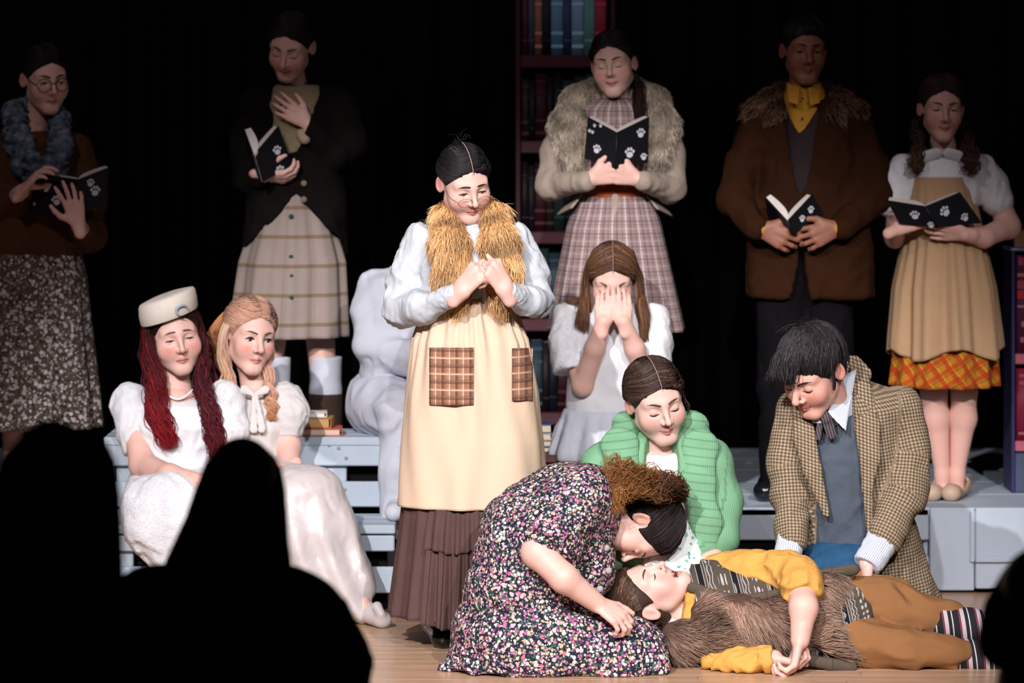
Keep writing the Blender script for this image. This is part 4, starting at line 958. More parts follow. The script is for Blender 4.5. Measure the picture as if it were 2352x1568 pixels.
AP = rpx(Y, [(684, 1003, 1165, .125, 0), (720, 968, 1186, .14), (780, 947, 1212, .16), (900, 930, 1238, .18), (1010, 921, 1250, .195), (1155, 914, 1254, .205)])
def apf(T, S):
    k = .008 * (np.exp(-((S - .0) / .35) ** 2)) * np.sin(26 * T + 2 * np.sin(5 * T)) + .0055 * np.sin(7 * T + 3 * S + 1.5 * np.sin(3 * T)) * (.4 + S) + .0028 * np.sin(13 * T - 9 * S)
    return k, 0 * T
cloth_obj('apron', loft(AP, 160, 80, apf), APRON, e)
PR = [(z, cx, cy, a + .004, b + .004) for z, cx, cy, a, b in AP]
for q in ((986, 1088, 798, 930), (1177, 1224, 799, 920)):
    V, Q, uv = patch_on(PR, 2.2, *q, Y, lift=.009); cloth_obj('patch_pocket', (V, Q, uv), PATCH, e, .002)
SK = rpx(Y, [(1100, 935, 1205, .17), (1160, 925, 1215, .185), (1280, 912, 1222, .21), (1404, 897, 1228, .24)])
cloth_obj('skirt', loft(SK, 140, 40, pleats(15, .010, 4, .8, .3)), GAUZE, e)
r1 = rpx(Y, [(1120, 945, 1195, .165), (1200, 925, 1215, .222), (1246, 918, 1222, .245)]); cloth_obj('skirt_ruffle', loft(r1, 70, 24, lambda T, S: (.007 * (.3 + S) * np.sin(34 * T + 2 * np.sin(4 * T)), .006 * S * np.sin(9 * T)), arc=(-.62, .42)), GAUZE, e)
r2 = rpx(Y, [(1238, 925, 1215, .23), (1300, 918, 1222, .255), (1412, 908, 1228, .275)]); cloth_obj('skirt_ruffle', loft(r2, 90, 30, lambda T, S: (.010 * (.25 + S) * np.sin(30 * T + 2 * np.sin(5 * T)) + .006 * np.sin(60 * T), .008 * S * np.sin(7 * T)), arc=(-.6, .30)), GAUZE, e)
for sx in (1018, 1110):
    S = Sdf(); b = J(sx - 22, 1462, .08); t = J(sx + 6, 1480, -.14); b[2] = t[2] = 0; shoe(S, b, t, .042, .045); sdf_obj('shoe', S, .005, PATENT, e)
# ---- kneeling woman in the dark floral dress, bent over the one lying down
Y = 10.74; J = lambda x, y, d=0.: P(x, y, Y + d)
e = person('kneeling woman in dark floral dress kissing the forehead of the one lying down', 1250, 1545, Y)
H = Head(J(1474, 1206, .10), size=1.04, fwd=(-.22, -.14, -.96), up=(.95, -.02, -.22), mouth='neutral')
arms = Sdf(); arms.chain([J(1320, 1150, -.10), J(1234, 1268, -.20), J(1296, 1328, -.24), J(1372, 1386, -.20)], [.048, .047, .042, .029], .02)
hand(arms, J(1372, 1386, -.20), (.82, -.2, -.5), (-.2, .55, -.8), 1, curl=(30, 55, 40), size=1.0, spread=4)
arms2 = Sdf(); arms2.chain([J(1370, 1160, .17), J(1370, 1330, .2), J(1440, 1400, .12)], [.045, .042, .03], .02)
core = Sdf(); core.chain([J(1190, 1400), J(1260, 1230), J(1350, 1170, .04), J(1400, 1175, .06)], [.09, .08, .07, .05], .05)
core.chain([J(1190, 1420, -.05), J(1440, 1490, -.05), J(1180, 1515, .0), J(1060, 1520, .03)], [.1, .07, .05, .03], .03)
body_obj(e, H, [arms, arms2, (core, .012)], neck=J(1388, 1172, .07), neck_r=.046)
H.features(e, brow=(.06, .03, .02))
rts = [(sx * x, y, z) for sx in (1,) for x, y, z in ((0, .93, .36), (.45, .85, .3), (.8, .6, .1), (.95, .3, -.1), (.95, -.15, -.35), (.6, -.5, -.7), (0, -.6, -.8))]
tie = (0, -.80, .62)
hs = [slick(H, rts, tie, 560, 5, mid=None, r=.0024), slick(H, [(-a, b, c) for a, b, c in rts], tie, 260, 6, mid=None, r=.0026)]
tp = scalp(H, tie)
bun = Sdf(); 
HC_ = (.10, .038, .015); HT = (.42, .185, .06)
gd = [[tp, J(1512, 1122, .06), J(1468, 1090, .02), J(1425, 1068, .0), J(1382, 1052, .0)], [tp, J(1500, 1110, .02), J(1450, 1100, -.04), J(1405, 1110, -.05), J(1392, 1150, -.06)], [tp, J(1515, 1140, -.02), J(1470, 1125, -.07), J(1430, 1135, -.09), J(1412, 1180, -.09)], [tp, J(1525, 1105, .08), J(1490, 1085, .1), J(1450, 1095, .1), J(1430, 1120, .1)]]
hs += [locks(gd, 800, .017, .013, .06, r=.0010, K=44, seed=7, clump=48) + ({'base': HC_, 'tip': HT, 'var': .6, 'hi': (.52, .26, .09), 'hifrac': .2},)]
gs = [[tp, tp + (J(1550, 1118) - J(1548, 1150)) * 1., J(1522, 1092, .05), J(1500, 1118, .03)], [tp, J(1572, 1140, .05), J(1560, 1105, .04), J(1530, 1120, .0)], [tp, J(1545, 1120, -.02), J(1510, 1130, -.05), J(1500, 1160, -.06)]]
hs += [locks(gs, 260, .012, .009, .05, r=.0012, K=30, seed=8, clump=22) + ({'base': (.045, .022, .014), 'tip': (.16, .07, .03), 'var': .5},)]
hair_obj(e, hair_cap(H, .012, nape_z=-.085), hs, (.018, .012, .013), var=.5)
S = Sdf()
S.chain([J(1192, 1350), J(1228, 1230), J(1300, 1165, .02), J(1355, 1150, .04)], [.165, .155, .125, .105], .06, flat=((.2, 1, 0), .85))
S.cap(J(1320, 1215, .0), J(1330, 1300, .02), .115, .105, .06); S.cap(J(1330, 1300, .02), J(1260, 1370), .10, .12, .05)
S.cap(J(1335, 1140, -.08), J(1262, 1226, -.155), .095, .09, .04)
S.cut(J(1248, 1262, -.155), J(1235, 1290, -.19) - J(1310, 1175, -.1), .004) if False else None
S.disp = wrinkle(.007, .10, 21, (1, 1, 1.4), .001, .03); sdf_obj('dress_bodice', S, .0075, FLORAL, e)
S = Sdf(); S.cap(J(1332, 1142, -.10), J(1256, 1244, -.175), .085, .088, .02); S.cap(J(1256, 1244, -.175), J(1300, 1275, -.16), .06, .045, .05)
S.cut(J(1249, 1256, -.18), J(1234, 1270, -.2) - J(1320, 1150, -.1), .003); S.disp = wrinkle(.006, .07, 22); sdf_obj('sleeve', S, .006, FLORAL, e)
S = Sdf()
S.cap(J(1190, 1372), J(1180, 1440), .165, .185, .08); S.cap(J(1190, 1440, -.03), J(1455, 1486, -.06), .15, .095, .06); S.cap(J(1190, 1440, .1), J(1440, 1480, .12), .14, .09, .06)
S.cap(J(1150, 1470, -.02), J(1085, 1525, .0), .13, .07, .06); S.cap(J(1085, 1525, -.05), J(1018, 1545, -.07), .05, .022, .05); S.cap(J(1100, 1535, -.12), J(1500, 1540, -.13), .05, .045, .07); S.cap(J(1160, 1480, -.1), J(1400, 1500, -.11), .10, .08, .08)
S.add(lambda p: p[:, 2] * -1 + .002, [-99] * 3, [99] * 3, .004, 'i') if False else S.cut((0, 0, .002), (0, 0, -1), .004)
S.disp = wrinkle(.011, .16, 25, (1.6, 1, 1), .0014, .04); sdf_obj('dress_skirt', S, .0075, FLORAL, e)
for px, py in ((1393, 1258), (1398, 1310), (1378, 1352)):
    S = Sdf(); S.ell(J(px, py, -.07), (.011, .006, .011)); sdf_obj('button', S, .003, plain_cached((.35, .33, .34)), e)

# ---- the one lying on the floor
Y = 10.84; J = lambda x, y, d=0.: P(x, y, Y + d)
e = person('one lying on the boards in brown fur vest, mustard shirt and rust trousers', 1800, 1530, Y)
H = Head(J(1487, 1368, -.02), size=1.05, fwd=(.12, -.34, .93), up=(-.97, .0, -.12), mouth='open')
arms = Sdf(); arms.chain([J(1838, 1330, -.10), J(1846, 1395, -.235), J(1838, 1470, -.26)], [.045, .042, .029], .02)
hand(arms, J(1838, 1466, -.26), (-.22, -.05, -.95), (-.9, .1, .2), 1, curl=(40, 65, 40), size=1.1, spread=3)
a2 = Sdf(); a2.cap(J(1700, 1512, -.17), J(1778, 1512, -.22), .033, .027); hand(a2, J(1776, 1512, -.22), (.93, -.25, -.2), (.1, .3, .9), -1, curl=(55, 60, 40), size=.95, spread=2)
core = Sdf(); core.chain([J(1560, 1425), J(1640, 1430), J(1800, 1430), J(1930, 1430)], [.05, .08, .09, .09], .05)
core.chain([J(1930, 1400, .05), J(2150, 1440), J(2300, 1450, -.02)], [.06, .04, .035], .03); core.chain([J(1930, 1460, -.06), J(2190, 1500, -.1), J(2310, 1515, -.1)], [.06, .035, .03], .03)
body_obj(e, H, [arms, a2, (core, .012)], neck=J(1580, 1424, .0), neck_r=.044)
H.features(e, brow=(.10, .05, .035), lash=1.)
rts = [(x, y, z) for x, y, z in ((0, .93, .36), (.5, .83, .3), (.85, .5, .1), (.96, .15, -.1), (.5, .6, .6))]
hs = [slick(H, rts, (.3, -.85, -.45), 420, 9, mid=(.75, -.1, .6), r=.0028), slick(H, [(-a, b, c) for a, b, c in rts], (-.3, -.85, -.45), 420, 10, mid=(.75, -.1, .6), r=.0028)]
gd = [[H.w((.075 * q, -.05, .02)), H.w((.07 * q, -.07, -.04)), J(1500, 1452, -.1), J(1530, 1470, -.1)] for q in (1, .5, 0, -.5)] + [[H.w((.07, -.03, .06)), H.w((.078, -.06, .0)), J(1470, 1450, -.12), J(1505, 1480, -.1)], [H.w((-.07, -.03, .06)), H.w((-.078, -.06, .0)), J(1470, 1450, -.12), J(1505, 1480, -.1)]]
hs += [locks(gd, 220, .014, .004, .12, r=.0024, seed=12)]
hair_obj(e, hair_cap(H, .013, nape=False), hs, (.052, .028, .018), var=.5, hi=(.16, .085, .045), hifrac=.12)
S = Sdf(); S.ell(J(1486, 1394, -.125), (.003, .003, .003)); 
# cardigan with knitted pattern (bands run across the body)
S = Sdf(); S.cap(J(1612, 1405, .02), J(1920, 1428, .0), .150, .135, .03); S.cap(J(1640, 1350, .06), J(1840, 1345, .03), .085, .07, .05); S.cap(J(1600, 1490, -.09), J(1930, 1505, -.08), .055, .05, .05)
S.cut(J(1590, 1340, -.05), (-1, 0, -.1), .008); S.cut((0, 0, .004), (0, 0, -1), .004); S.disp = wrinkle(.006, .09, 31, (1, 1, 1), .001, .03)
sdf_obj('knitted_cardigan', S, .0075, FAIRISLE, e, uv=lambda V: np.stack([V[:, 2] - V[:, 1] * .6, V[:, 0] + .22 * V[:, 2], 0 * V[:, 0]], 1))
for pts in ([J(1592, 1350, -.08), J(1640, 1368, -.105), J(1700, 1380, -.12), J(1760, 1372, -.12), J(1800, 1362, -.11)], [J(1640, 1512, -.15), J(1700, 1497, -.17), J(1760, 1480, -.175), J(1800, 1470, -.17)], [J(1860, 1325, -.08), J(1910, 1316, -.06), J(1960, 1308, -.05)], [J(1860, 1516, -.17), J(1910, 1526, -.17), J(1955, 1532, -.16)]):
    S = Sdf(); S.chain(pts, [.020] * len(pts), .01, flat=((0, 1, .3), 1.6)); sdf_obj('ribbed_band', S, .005, RIBBROWN, e, uv=True)
FL = lambda p: np.stack([.9 + .5 * np.sin(p[:, 0] * 13 + p[:, 2] * 9), np.full(len(p), -.2), -.35 + .75 * np.sin(p[:, 0] * 21 + p[:, 2] * 13)], 1)
def furv(chains, n, seed, L=.055):
    S = Sdf()
    for pts, rs in chains: S.chain(pts, rs, .03)
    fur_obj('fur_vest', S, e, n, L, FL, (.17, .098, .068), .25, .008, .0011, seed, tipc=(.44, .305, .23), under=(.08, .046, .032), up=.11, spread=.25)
furv([([J(1622, 1420, -.09), J(1700, 1420, -.115), J(1800, 1425, -.115), J(1850, 1438, -.11)], [.055, .07, .068, .05]), ([J(1560, 1462, -.12), J(1640, 1462, -.135), J(1740, 1455, -.135)], [.04, .045, .04]), ([J(1545, 1456, -.11), J(1556, 1488, -.12)], [.035, .03]), ([J(1622, 1398, -.1), J(1660, 1390, -.1)], [.03, .035])], 21000, 33)
furv([([J(1868, 1372, -.09), J(1890, 1350, -.06), J(1905, 1345, -.05)], [.055, .05, .04]), ([J(1872, 1400, -.1), J(1885, 1455, -.13), J(1925, 1490, -.14)], [.035, .04, .03])], 9000, 34)
S = Sdf(); S.cap(J(1574, 1410, -.02), J(1592, 1400, -.03), .062, .06); S.cap(J(1570, 1440, -.06), J(1588, 1425, -.08), .035, .04); S.cap(J(1594, 1375, -.07), J(1606, 1368, -.09), .026, .012, .02); S.cut(J(1566, 1400), (-1, 0, .15), .003)
S.disp = wrinkle(.004, .05, 35); sdf_obj('shirt_collar', S, .005, MUSTARD, e)
S = Sdf(); S.chain([J(1650, 1318, .06), J(1720, 1312, .02), J(1800, 1312, -.04), J(1836, 1328, -.09)], [.065, .062, .062, .058], .03); S.cap(J(1830, 1322, -.09), J(1842, 1352, -.16), .064, .064, .015); S.cap(J(1850, 1318, -.12), J(1862, 1322, -.14), .04, .028, .02); S.cut(J(1838, 1372, -.19), J(1846, 1395, -.23) - J(1836, 1325, -.1), .003)
S.disp = wrinkle(.009, .07, 36, (1, 1, 1), .001, .03); sdf_obj('shirt_sleeve', S, .006, MUSTARD, e)
S = Sdf(); S.chain([J(1640, 1522, -.15), J(1700, 1522, -.19), J(1764, 1514, -.218)], [.04, .044, .042], .02); S.cut(J(1770, 1512, -.218), (1, 0, 0), .003); S.cut((0, 0, .003), (0, 0, -1), .003); S.disp = wrinkle(.008, .05, 37); sdf_obj('shirt_sleeve', S, .0055, MUSTARD, e)
S = Sdf(); S.chain([J(1945, 1395, .05), J(2040, 1402, .03), J(2120, 1420, .0), J(2170, 1424, -.02)], [.115, .10, .08, .064], .02); S.chain([J(1950, 1470, -.08), J(2080, 1494, -.13), J(2175, 1502, -.12), J(2206, 1506, -.11)], [.08, .062, .056, .046], .012, k0=.008)
S.cut((0, 0, .003), (0, 0, -1), .004); S.disp = wrinkle(.014, .13, 38, (1.8, 1, 1), .0015, .04); sdf_obj('trousers', S, .007, TROUS, e)
for pts, rs in (([J(2160, 1430, -.03), J(2230, 1440, -.03), J(2290, 1452, -.03)], [.058, .056, .05]), ([J(2196, 1502, -.1), J(2250, 1510, -.1), J(2310, 1520, -.1)], [.052, .05, .044])):
    S = Sdf(); S.chain(pts, rs, .02); S.cap(pts[-1], pts[-1] + np.array([.06, 0, .06]), rs[-1], .035, .03); sdf_obj('sock', S, .005, SOCK, e, uv=lambda V: np.stack([V[:, 2], V[:, 0] + .12 * V[:, 2], 0 * V[:, 0]], 1))

# ---- kneeling woman in the green cardigan
Y = 11.07; J = lambda x, y, d=0.: P(x, y, Y + d)
e = person('kneeling woman in green shawl-collar cardigan looking down, hair parted in the middle', 1520, 1480, Y)
H = Head(J(1506, 918, -.05), yaw=17, pitch=17, roll=-13, size=1.07, mouth='neutral', fat=.005, jaw=.003)
core = Sdf(); core.chain([J(1520, 1080), J(1520, 1300), J(1520, 1380)], [.06, .08, .09], .05); core.chain([J(1480, 1390), J(1470, 1440, -.05), J(1480, 1450, .3)], [.1, .07, .05], .03); core.chain([J(1560, 1390), J(1570, 1440, -.05), J(1560, 1450, .3)], [.1, .07, .05], .03)
arms = Sdf(); arms.cap(J(1640, 1285, -.13), J(1530, 1300, -.17), .036, .028); hand(arms, J(1530, 1300, -.17), (-1, -.1, 0), (0, .2, -1), 1, size=1.)
def ch(S): S.cap(J(1520, 1120, -.01), J(1524, 1200, -.02), .075, .085, .04)
body_obj(e, H, [arms, (core, .012)], neck=J(1518, 1052, .02), neck_r=.046, chest=ch, lip=(.62, .24, .24), blush=.4)
H.features(e, brow=(.09, .05, .035), lash=1.3)
up = [(.03, math.cos(a), math.sin(a)) for a in np.linspace(.36, 2.1, 8)]; dn = [(-x, b, c) for x, b, c in up]
hair_obj(e, hair_cap(H, .012, window=(.090, .118, .120)), parted(H, 400, 41, (.2, -.9, -.3), a1=2.1) + [
   locks([[H.w((-.06, -.05, -.03)), H.w((-.08, -.05, -.1)), J(1420, 990, .05), J(1395, 1020, .02)]], 10, .006, r=.0009, seed=44), locks([[H.w((.078, .0, .03)), H.w((.09, .01, -.03)), H.w((.095, .0, -.07))]], 12, .006, .003, .05, r=.0009, seed=45)], (.034, .018, .013), var=.5, hi=(.12, .07, .05), hifrac=.12)
V, F = tubes([[scalp(H, (.0, math.cos(a), math.sin(a)), .004) for a in np.linspace(.36, 1.85, 14)]], [np.full(14, .0011)], 5); mesh_obj('hair_parting', V, F, plain_cached((.45, .30, .27)), e)
RW = rpx(Y, [(985, 1440, 1612, .07, .03), (1015, 1388, 1655, .10, .02), (1060, 1345, 1672, .12), (1150, 1335, 1678, .135), (1250, 1340, 1680, .14), (1330, 1350, 1680, .15)])
S = Sdf(); S.rows(RW, .03, capr=.04)
S.chain([J(1640, 1060, 0), J(1655, 1150, -.02), J(1650, 1230, -.06)], [.06, .062, .06], .04); S.cap(J(1650, 1235, -.06), J(1560, 1285, -.15), .06, .045, .03); S.chain([J(1380, 1060), J(1370, 1180, -.02), J(1390, 1260, -.08)], [.06, .06, .055], .04); S.cap(J(1390, 1260, -.08), J(1470, 1290, -.14), .055, .045, .03)
S.rows(rpx(Y, [(970, 1478, 1566, .16, -.16), (1100, 1482, 1562, .16, -.16), (1180, 1500, 1590, .16, -.16), (1340, 1500, 1610, .16, -.16)]), .01, mode='s')
S.disp = wrinkle(.004, .12, 46, (1, 1, 1.6)); sdf_obj('cardigan', S, .0075, GREENK, e, uv=True)
for sg, pts, rs in ((-1, [J(1478, 975, .09), J(1445, 980, .02), J(1426, 1022, -.075), J(1430, 1090, -.12), J(1445, 1180, -.14)], [.035, .046, .052, .048, .04]), (1, [J(1548, 975, .09), J(1588, 982, .02), J(1606, 1026, -.075), J(1602, 1110, -.12), J(1622, 1200, -.135), J(1622, 1260, -.13)], [.035, .046, .05, .05, .042, .035])):
    S = Sdf(); S.chain(pts, [r * 1.08 for r in rs], .03, flat=((0, 1, .15), 2.6)); S.disp = wrinkle(.004, .12, 47); sdf_obj('shawl_collar', S, .006, GREENR, e, uv=lambda V: np.stack([V[:, 0], V[:, 2] + .12 * np.abs(V[:, 0] - J(1520, 0)[0]), 0 * V[:, 0]], 1))
S = Sdf(); S.rows(rpx(Y, [(1040, 1474, 1568, .05, -.03), (1100, 1472, 1575, .06, -.045), (1230, 1480, 1610, .07, -.055)]), .02); S.cap(J(1508, 1000, -.09), J(1516, 1085, -.15), .026, .03, .01, mode='s'); S.disp = wrinkle(.004, .06, 48); sdf_obj('blouse', S, .006, cloth('pale_pink_cotton', (.74, .58, .56), .05), e)
S = Sdf(); S.rows(rpx(Y, [(1190, 1500, 1600, .08, -.06), (1330, 1420, 1640, .16, -.1), (1480, 1400, 1660, .3, .0)]), .03); S.disp = wrinkle(.008, .1, 49); sdf_obj('skirt', S, .008, floral('green_leaf_print', (.72, .74, .74), [(.10, .30, .24), (.20, .42, .36), (.3, .5, .45)], 26, .22, jag=.5), e)

# ---- kneeling young man in the houndstooth jacket
Y = 11.10; J = lambda x, y, d=0.: P(x, y, Y + d)
e = person('kneeling young man in houndstooth jacket and grey vest bending over the lying one', 1960, 1480, Y)
H = Head(J(1866, 850, -.16), yaw=-42, pitch=34, roll=4, size=1.12, mouth='neutral', nose=1.2, jaw=.004)
core = Sdf(); core.chain([J(1950, 1000, .04), J(1970, 1200, .06), J(1980, 1330, .1)], [.06, .06, .08], .05); core.chain([J(1990, 1340, .08), J(1900, 1440, -.05), J(2100, 1440, .35), J(2190, 1420, .4)], [.1, .07, .05, .04], .03); core.chain([J(2030, 1340, .1), J(1990, 1440, -.05), J(2120, 1440, .35)], [.1, .07, .05], .03)
body_obj(e, H, [(core, .012)], neck=J(1930, 985, .0), neck_r=.053, base=(.70, .40, .32), blush=.8)
H.features(e, brow=(.02, .013, .012), lash=1.2, browz=-.003)
capS = hair_cap(H, .011, window=(.104, .115, .102), nape_z=-.06)
top = [(math.sin(a) * .35, -.45 + .1 * math.cos(a), .85) for a in np.linspace(0, 6.28, 8)]
hs = []
for k, (tx, ty, tz, n, sd) in enumerate(((-.25, .92, .38, 330, 51), (.15, .92, .40, 330, 52), (-.6, .72, .30, 260, 53), (.55, .75, .32, 260, 54), (.9, .35, .05, 300, 55), (-.9, .35, 0, 240, 56), (.7, -.6, -.2, 260, 57), (-.7, -.6, -.2, 120, 58))):
    hs.append(slick(H, top, (tx, ty, tz), n, sd, r=.0021, lift=.009, jit=.14))
fr = [[scalp(H, (x, .5, .8), .006), scalp(H, (x * 1.3, .85, .55), .014), H.w((x * .09, .110, .055)), H.w((x * .085 - .01, .103, .034))] for x in (-.75, -.5, -.25, 0, .25)]
hs.append(locks(fr, 230, .008, .003, .06, r=.0019, seed=59)); hs.append(locks([[scalp(H, (.97, .25, .1), .01), H.w((.082, .022, -.01)), H.w((.076, .028, -.038))]], 30, .004, r=.002, seed=60)); hs.append(locks([[scalp(H, (0, -.4, .9), .01), H.w((.02, -.05, .135)), H.w((.05, -.02, .14))], [scalp(H, (-.3, -.3, .9), .005), H.w((-.05, -.02, .13)), H.w((-.07, .02, .13))]], 18, .015, r=.0008, seed=61))
hair_obj(e, capS, hs, (.020, .016, .018), var=.6, hi=(.05, .042, .048), hifrac=.12)
RW = rpx(Y, [(868, 1905, 1985, .06, .04), (900, 1835, 2060, .09, .02), (935, 1808, 2095, .12), (1050, 1805, 2085, .14, .02), (1180, 1815, 2095, .15, .05), (1290, 1815, 2130, .16, .08), (1400, 1830, 2172, .17, .12)])
S = Sdf(); S.rows(RW, .03, capr=.03)
S.chain([J(1822, 945, 0), J(1808, 1060, -.03), J(1815, 1150, -.06), J(1818, 1236, -.12)], [.062, .058, .056, .052], .03); S.chain([J(2068, 935, 0), J(2092, 1040, -.03), J(2082, 1130, -.07), J(2030, 1232, -.13)], [.068, .064, .066, .062], .03)
S.cut(J(1818, 1272, -.16), (0, 0, -1), .0) if False else None
S.rows(rpx(Y, [(880, 1880, 1968, .17, -.16), (960, 1872, 1976, .17, -.16), (1080, 1876, 1986, .17, -.16), (1180, 1898, 1992, .17, -.16), (1260, 1880, 2000, .2, -.16), (1330, 1850, 2010, .25, -.16)]), .01, mode='s', p2=4)
S.disp = wrinkle(.008, .11, 62, (1, 1, 1.8), .001, .03); sdf_obj('jacket', S, .007, TWEED, e, uv=True)
for pts, rs in (([J(1972, 848, .05), J(1978, 900, -.05), J(1992, 980, -.125), J(1998, 1050, -.145), J(1992, 1120, -.15), J(1998, 1220, -.14)], [.03, .036, .042, .034, .018, .012]), ([J(1838, 930, -.07), J(1846, 1000, -.125), J(1866, 1080, -.145), J(1898, 1180, -.15)], [.03, .038, .03, .012]), ([J(1915, 852, .08), J(1960, 838, .09), J(1982, 860, .03)], [.03, .03, .03])):
    S = Sdf(); S.chain(pts, rs, .01, flat=((.25, 1, 0), 2.2)); sdf_obj('lapel', S, .005, TWEED, e, uv=lambda V: np.stack([V[:, 0], V[:, 2] + .3 * V[:, 0], 0 * V[:, 0]], 1))
S = Sdf(); S.rows(rpx(Y, [(950, 1865, 1990, .08, -.03), (1050, 1855, 2000, .095, -.035), (1180, 1862, 2010, .095, -.02), (1268, 1866, 2015, .09, .0)]), .02); S.cap(J(1896, 930, -.13), J(1905, 985, -.15), .03, .018, .01, mode='s'); S.disp = wrinkle(.005, .08, 63, (1, 1, 1.5)); sdf_obj('knitted_vest', S, .006, GREYK, e, uv=True)
S = Sdf(); S.rows(rpx(Y, [(1240, 1850, 2010, .10, -.01), (1300, 1840, 2020, .16, -.04), (1400, 1840, 2060, .2, .0), (1470, 1840, 2080, .2, .0)]), .03); S.cap(J(2080, 1450, .35), J(2190, 1440, .42), .055, .045, .03); S.disp = wrinkle(.008, .06, 64); sdf_obj('jeans', S, .008, DENIM, e)
# shirt collar wings, tie, cuffs
def slab(name, quad, mat, th=.004, n=8, uvd=None):
    q = np.array(quad, float); V = []; uv = []
    for j in range(n + 1):
        for i in range(n + 1):
            u, v = i / n, j / n; p = (q[0] * (1 - u) + q[1] * u) * (1 - v) + (q[3] * (1 - u) + q[2] * u) * v; V.append(p)
            uv.append((p[0] * 1.0 + p[1] * .6 + .35 * p[2], p[2], 0))
    i, j = np.meshgrid(np.arange(n), np.arange(n)); w = n + 1
    cloth_obj(name, (np.array(V), np.stack([j * w + i, (j + 1) * w + i, (j + 1) * w + i + 1, j * w + i + 1], -1).reshape(-1, 4), np.array(uv)), mat, e, th)
S = Sdf(); S.cap(J(1928, 905, .0), J(1915, 960, -.05), .066, .066, .02); S.cut(J(1935, 868, .0), (.3, .3, 1), .002); S.cap(H.c, H.w((0, .1, -.12)), .11, .06, .004, mode='s'); sdf_obj('shirt_collar', S, .005, STRIPE, e, uv=lambda V: np.stack([V[:, 0] + .5 * V[:, 2], V[:, 2], 0 * V[:, 0]], 1))
slab('collar_wing', [J(1938, 862, -.03), J(1968, 846, -.01), J(1943, 988, -.175), J(1902, 946, -.16)], STRIPE); slab('collar_wing', [J(1880, 950, -.14), J(1894, 950, -.15), J(1890, 972, -.16), J(1864, 970, -.14)], STRIPE)
S = Sdf(); S.cap(J(1893, 948, -.15), J(1898, 962, -.16), .014, .017, .008); S.cap(J(1898, 962, -.16), J(1910, 998, -.155), .018, .016, .008, flat=((0, 1, 0), 2)); S.cap(J(1884, 955, -.14), J(1880, 1005, -.145), .012, .01, .004, flat=((0, 1, 0), 2)); sdf_obj('necktie', S, .004, TIEM, e, uv=lambda V: np.stack([V[:, 0] + .3 * V[:, 2], V[:, 2], 0 * V[:, 0]], 1))
for a, b, ra in ((J(1815, 1236, -.12), J(1806, 1296, -.17), .045), (J(2030, 1235, -.135), J(1990, 1300, -.19), .052)):
    S = Sdf(); S.cap(a, b, ra, ra * .92); S.cut(b, b - a, .003); S.disp = wrinkle(.003, .03, 65); sdf_obj('shirt_cuff', S, .005, STRIPE, e, uv=True)
for a, b, d, n, sd in ((J(1806, 1290, -.17), J(1806, 1300, -.18), (0, -.3, -1), (.3, -.2, 0), 1), (J(1992, 1296, -.19), J(1985, 1305, -.2), (-.3, -.3, -1), (-.6, -.2, 0), -1)):
    S = Sdf(); S.cap(a + np.array([0, .015, .03]), a, .026, .026); hand(S, a + np.array([0, 0, -.012]), d, n, sd, size=.9); V, Q = nets(S, .004); mesh_obj('hand', V, Q, SKIN, e, cols=np.tile(np.array(SKIN_LIGHT), (len(V), 1)))
S = Sdf(); a, b = J(2120, 1425, .38), J(2200, 1425, .46); a[2] = b[2] = 0.; shoe(S, a, b, .045, .04); sdf_obj('shoe', S, .006, PATENT, e)
# ================================================================== seated actors in white
def fall(x0):            # fur and cloth flow straight down
    return lambda p: np.tile(np.array([0, -.2, -1.]), (len(p), 1))
# ---- girl with the cream cap and long dark red hair
Y = 11.9; J = lambda x, y, d=0.: P(x, y, Y + d)
e = person('seated girl in white lace dress and cream cap with long dark red hair', 400, 1300, Y)
H = Head(J(402, 769, -.02), yaw=16, pitch=6, roll=-9, size=1.06, eye=.35, mouth='frown', fat=.006)
core = Sdf(); core.chain([J(405, 920), J(400, 1060, .03), J(400, 1090, .05)], [.06, .07, .09], .05)
for x in (370, 440): core.chain([J(x, 1125, .02), J(x + 5, 1168, -.24), J(x + 5, 1390, -.26), J(x + 5, 1415, -.36)], [.06, .045, .036, .033], .03)
arms = Sdf(); arms.chain([J(305, 950), J(328, 1068, -.10), J(390, 1094, -.26), J(455, 1106, -.32)], [.043, .044, .040, .03], .02); hand(arms, J(455, 1106, -.32), (1, -.1, -.1), (0, .3, -1), 1, size=.95)
arms.chain([J(505, 950), J(520, 1065, -.08), J(490, 1104, -.3)], [.042, .042, .03], .02); hand(arms, J(488, 1106, -.31), (-.9, -.1, -.2), (0, .3, -1), -1, size=.95)
def ch(S): S.cap(J(340, 945, .01), J(475, 945, .01), .045, .045, .05); S.cap(J(408, 955, -.005), J(410, 1000, -.02), .075, .085, .05)
body_obj(e, H, [arms, (core, .012)], neck=J(405, 885, .02), chest=ch, blush=.8, lip=(.62, .22, .22))
H.features(e, brow=(.13, .05, .04), browtilt=.7, gaze=(.1, -.3), lash=1.4)
DR, BR = (.022, .005, .007), (.24, .008, .014)
gl = [[H.w((x, .0, .06)), H.w((x * 1.15, .01, -.02)), J(352 + 8 * i, 870, -.06), J(345 + 14 * i, 930, -.10), J(362 + 14 * i, 985, -.12), J(385 + 9 * i, 1030, -.12)] for i, x in enumerate((-.082, -.074, -.066))]
gr = [[H.w((x, .0, .06)), H.w((x * 1.1, .0, -.03)), J(452 + 12 * i, 880, -.06), J(468 + 12 * i, 940, -.09), J(478 + 14 * i, 1000, -.1), J(492 + 8 * i, 1070, -.1)] for i, x in enumerate((.066, .074, .082))]
gb = [[H.w((x, -.06, .05)), H.w((x * 1.2, -.08, -.05)), J(330 + 170 * (x + .09) / .18, 880, .05), J(320 + 190 * (x + .09) / .18, 950, .06)] for x in (-.09, -.03, .03, .09)]
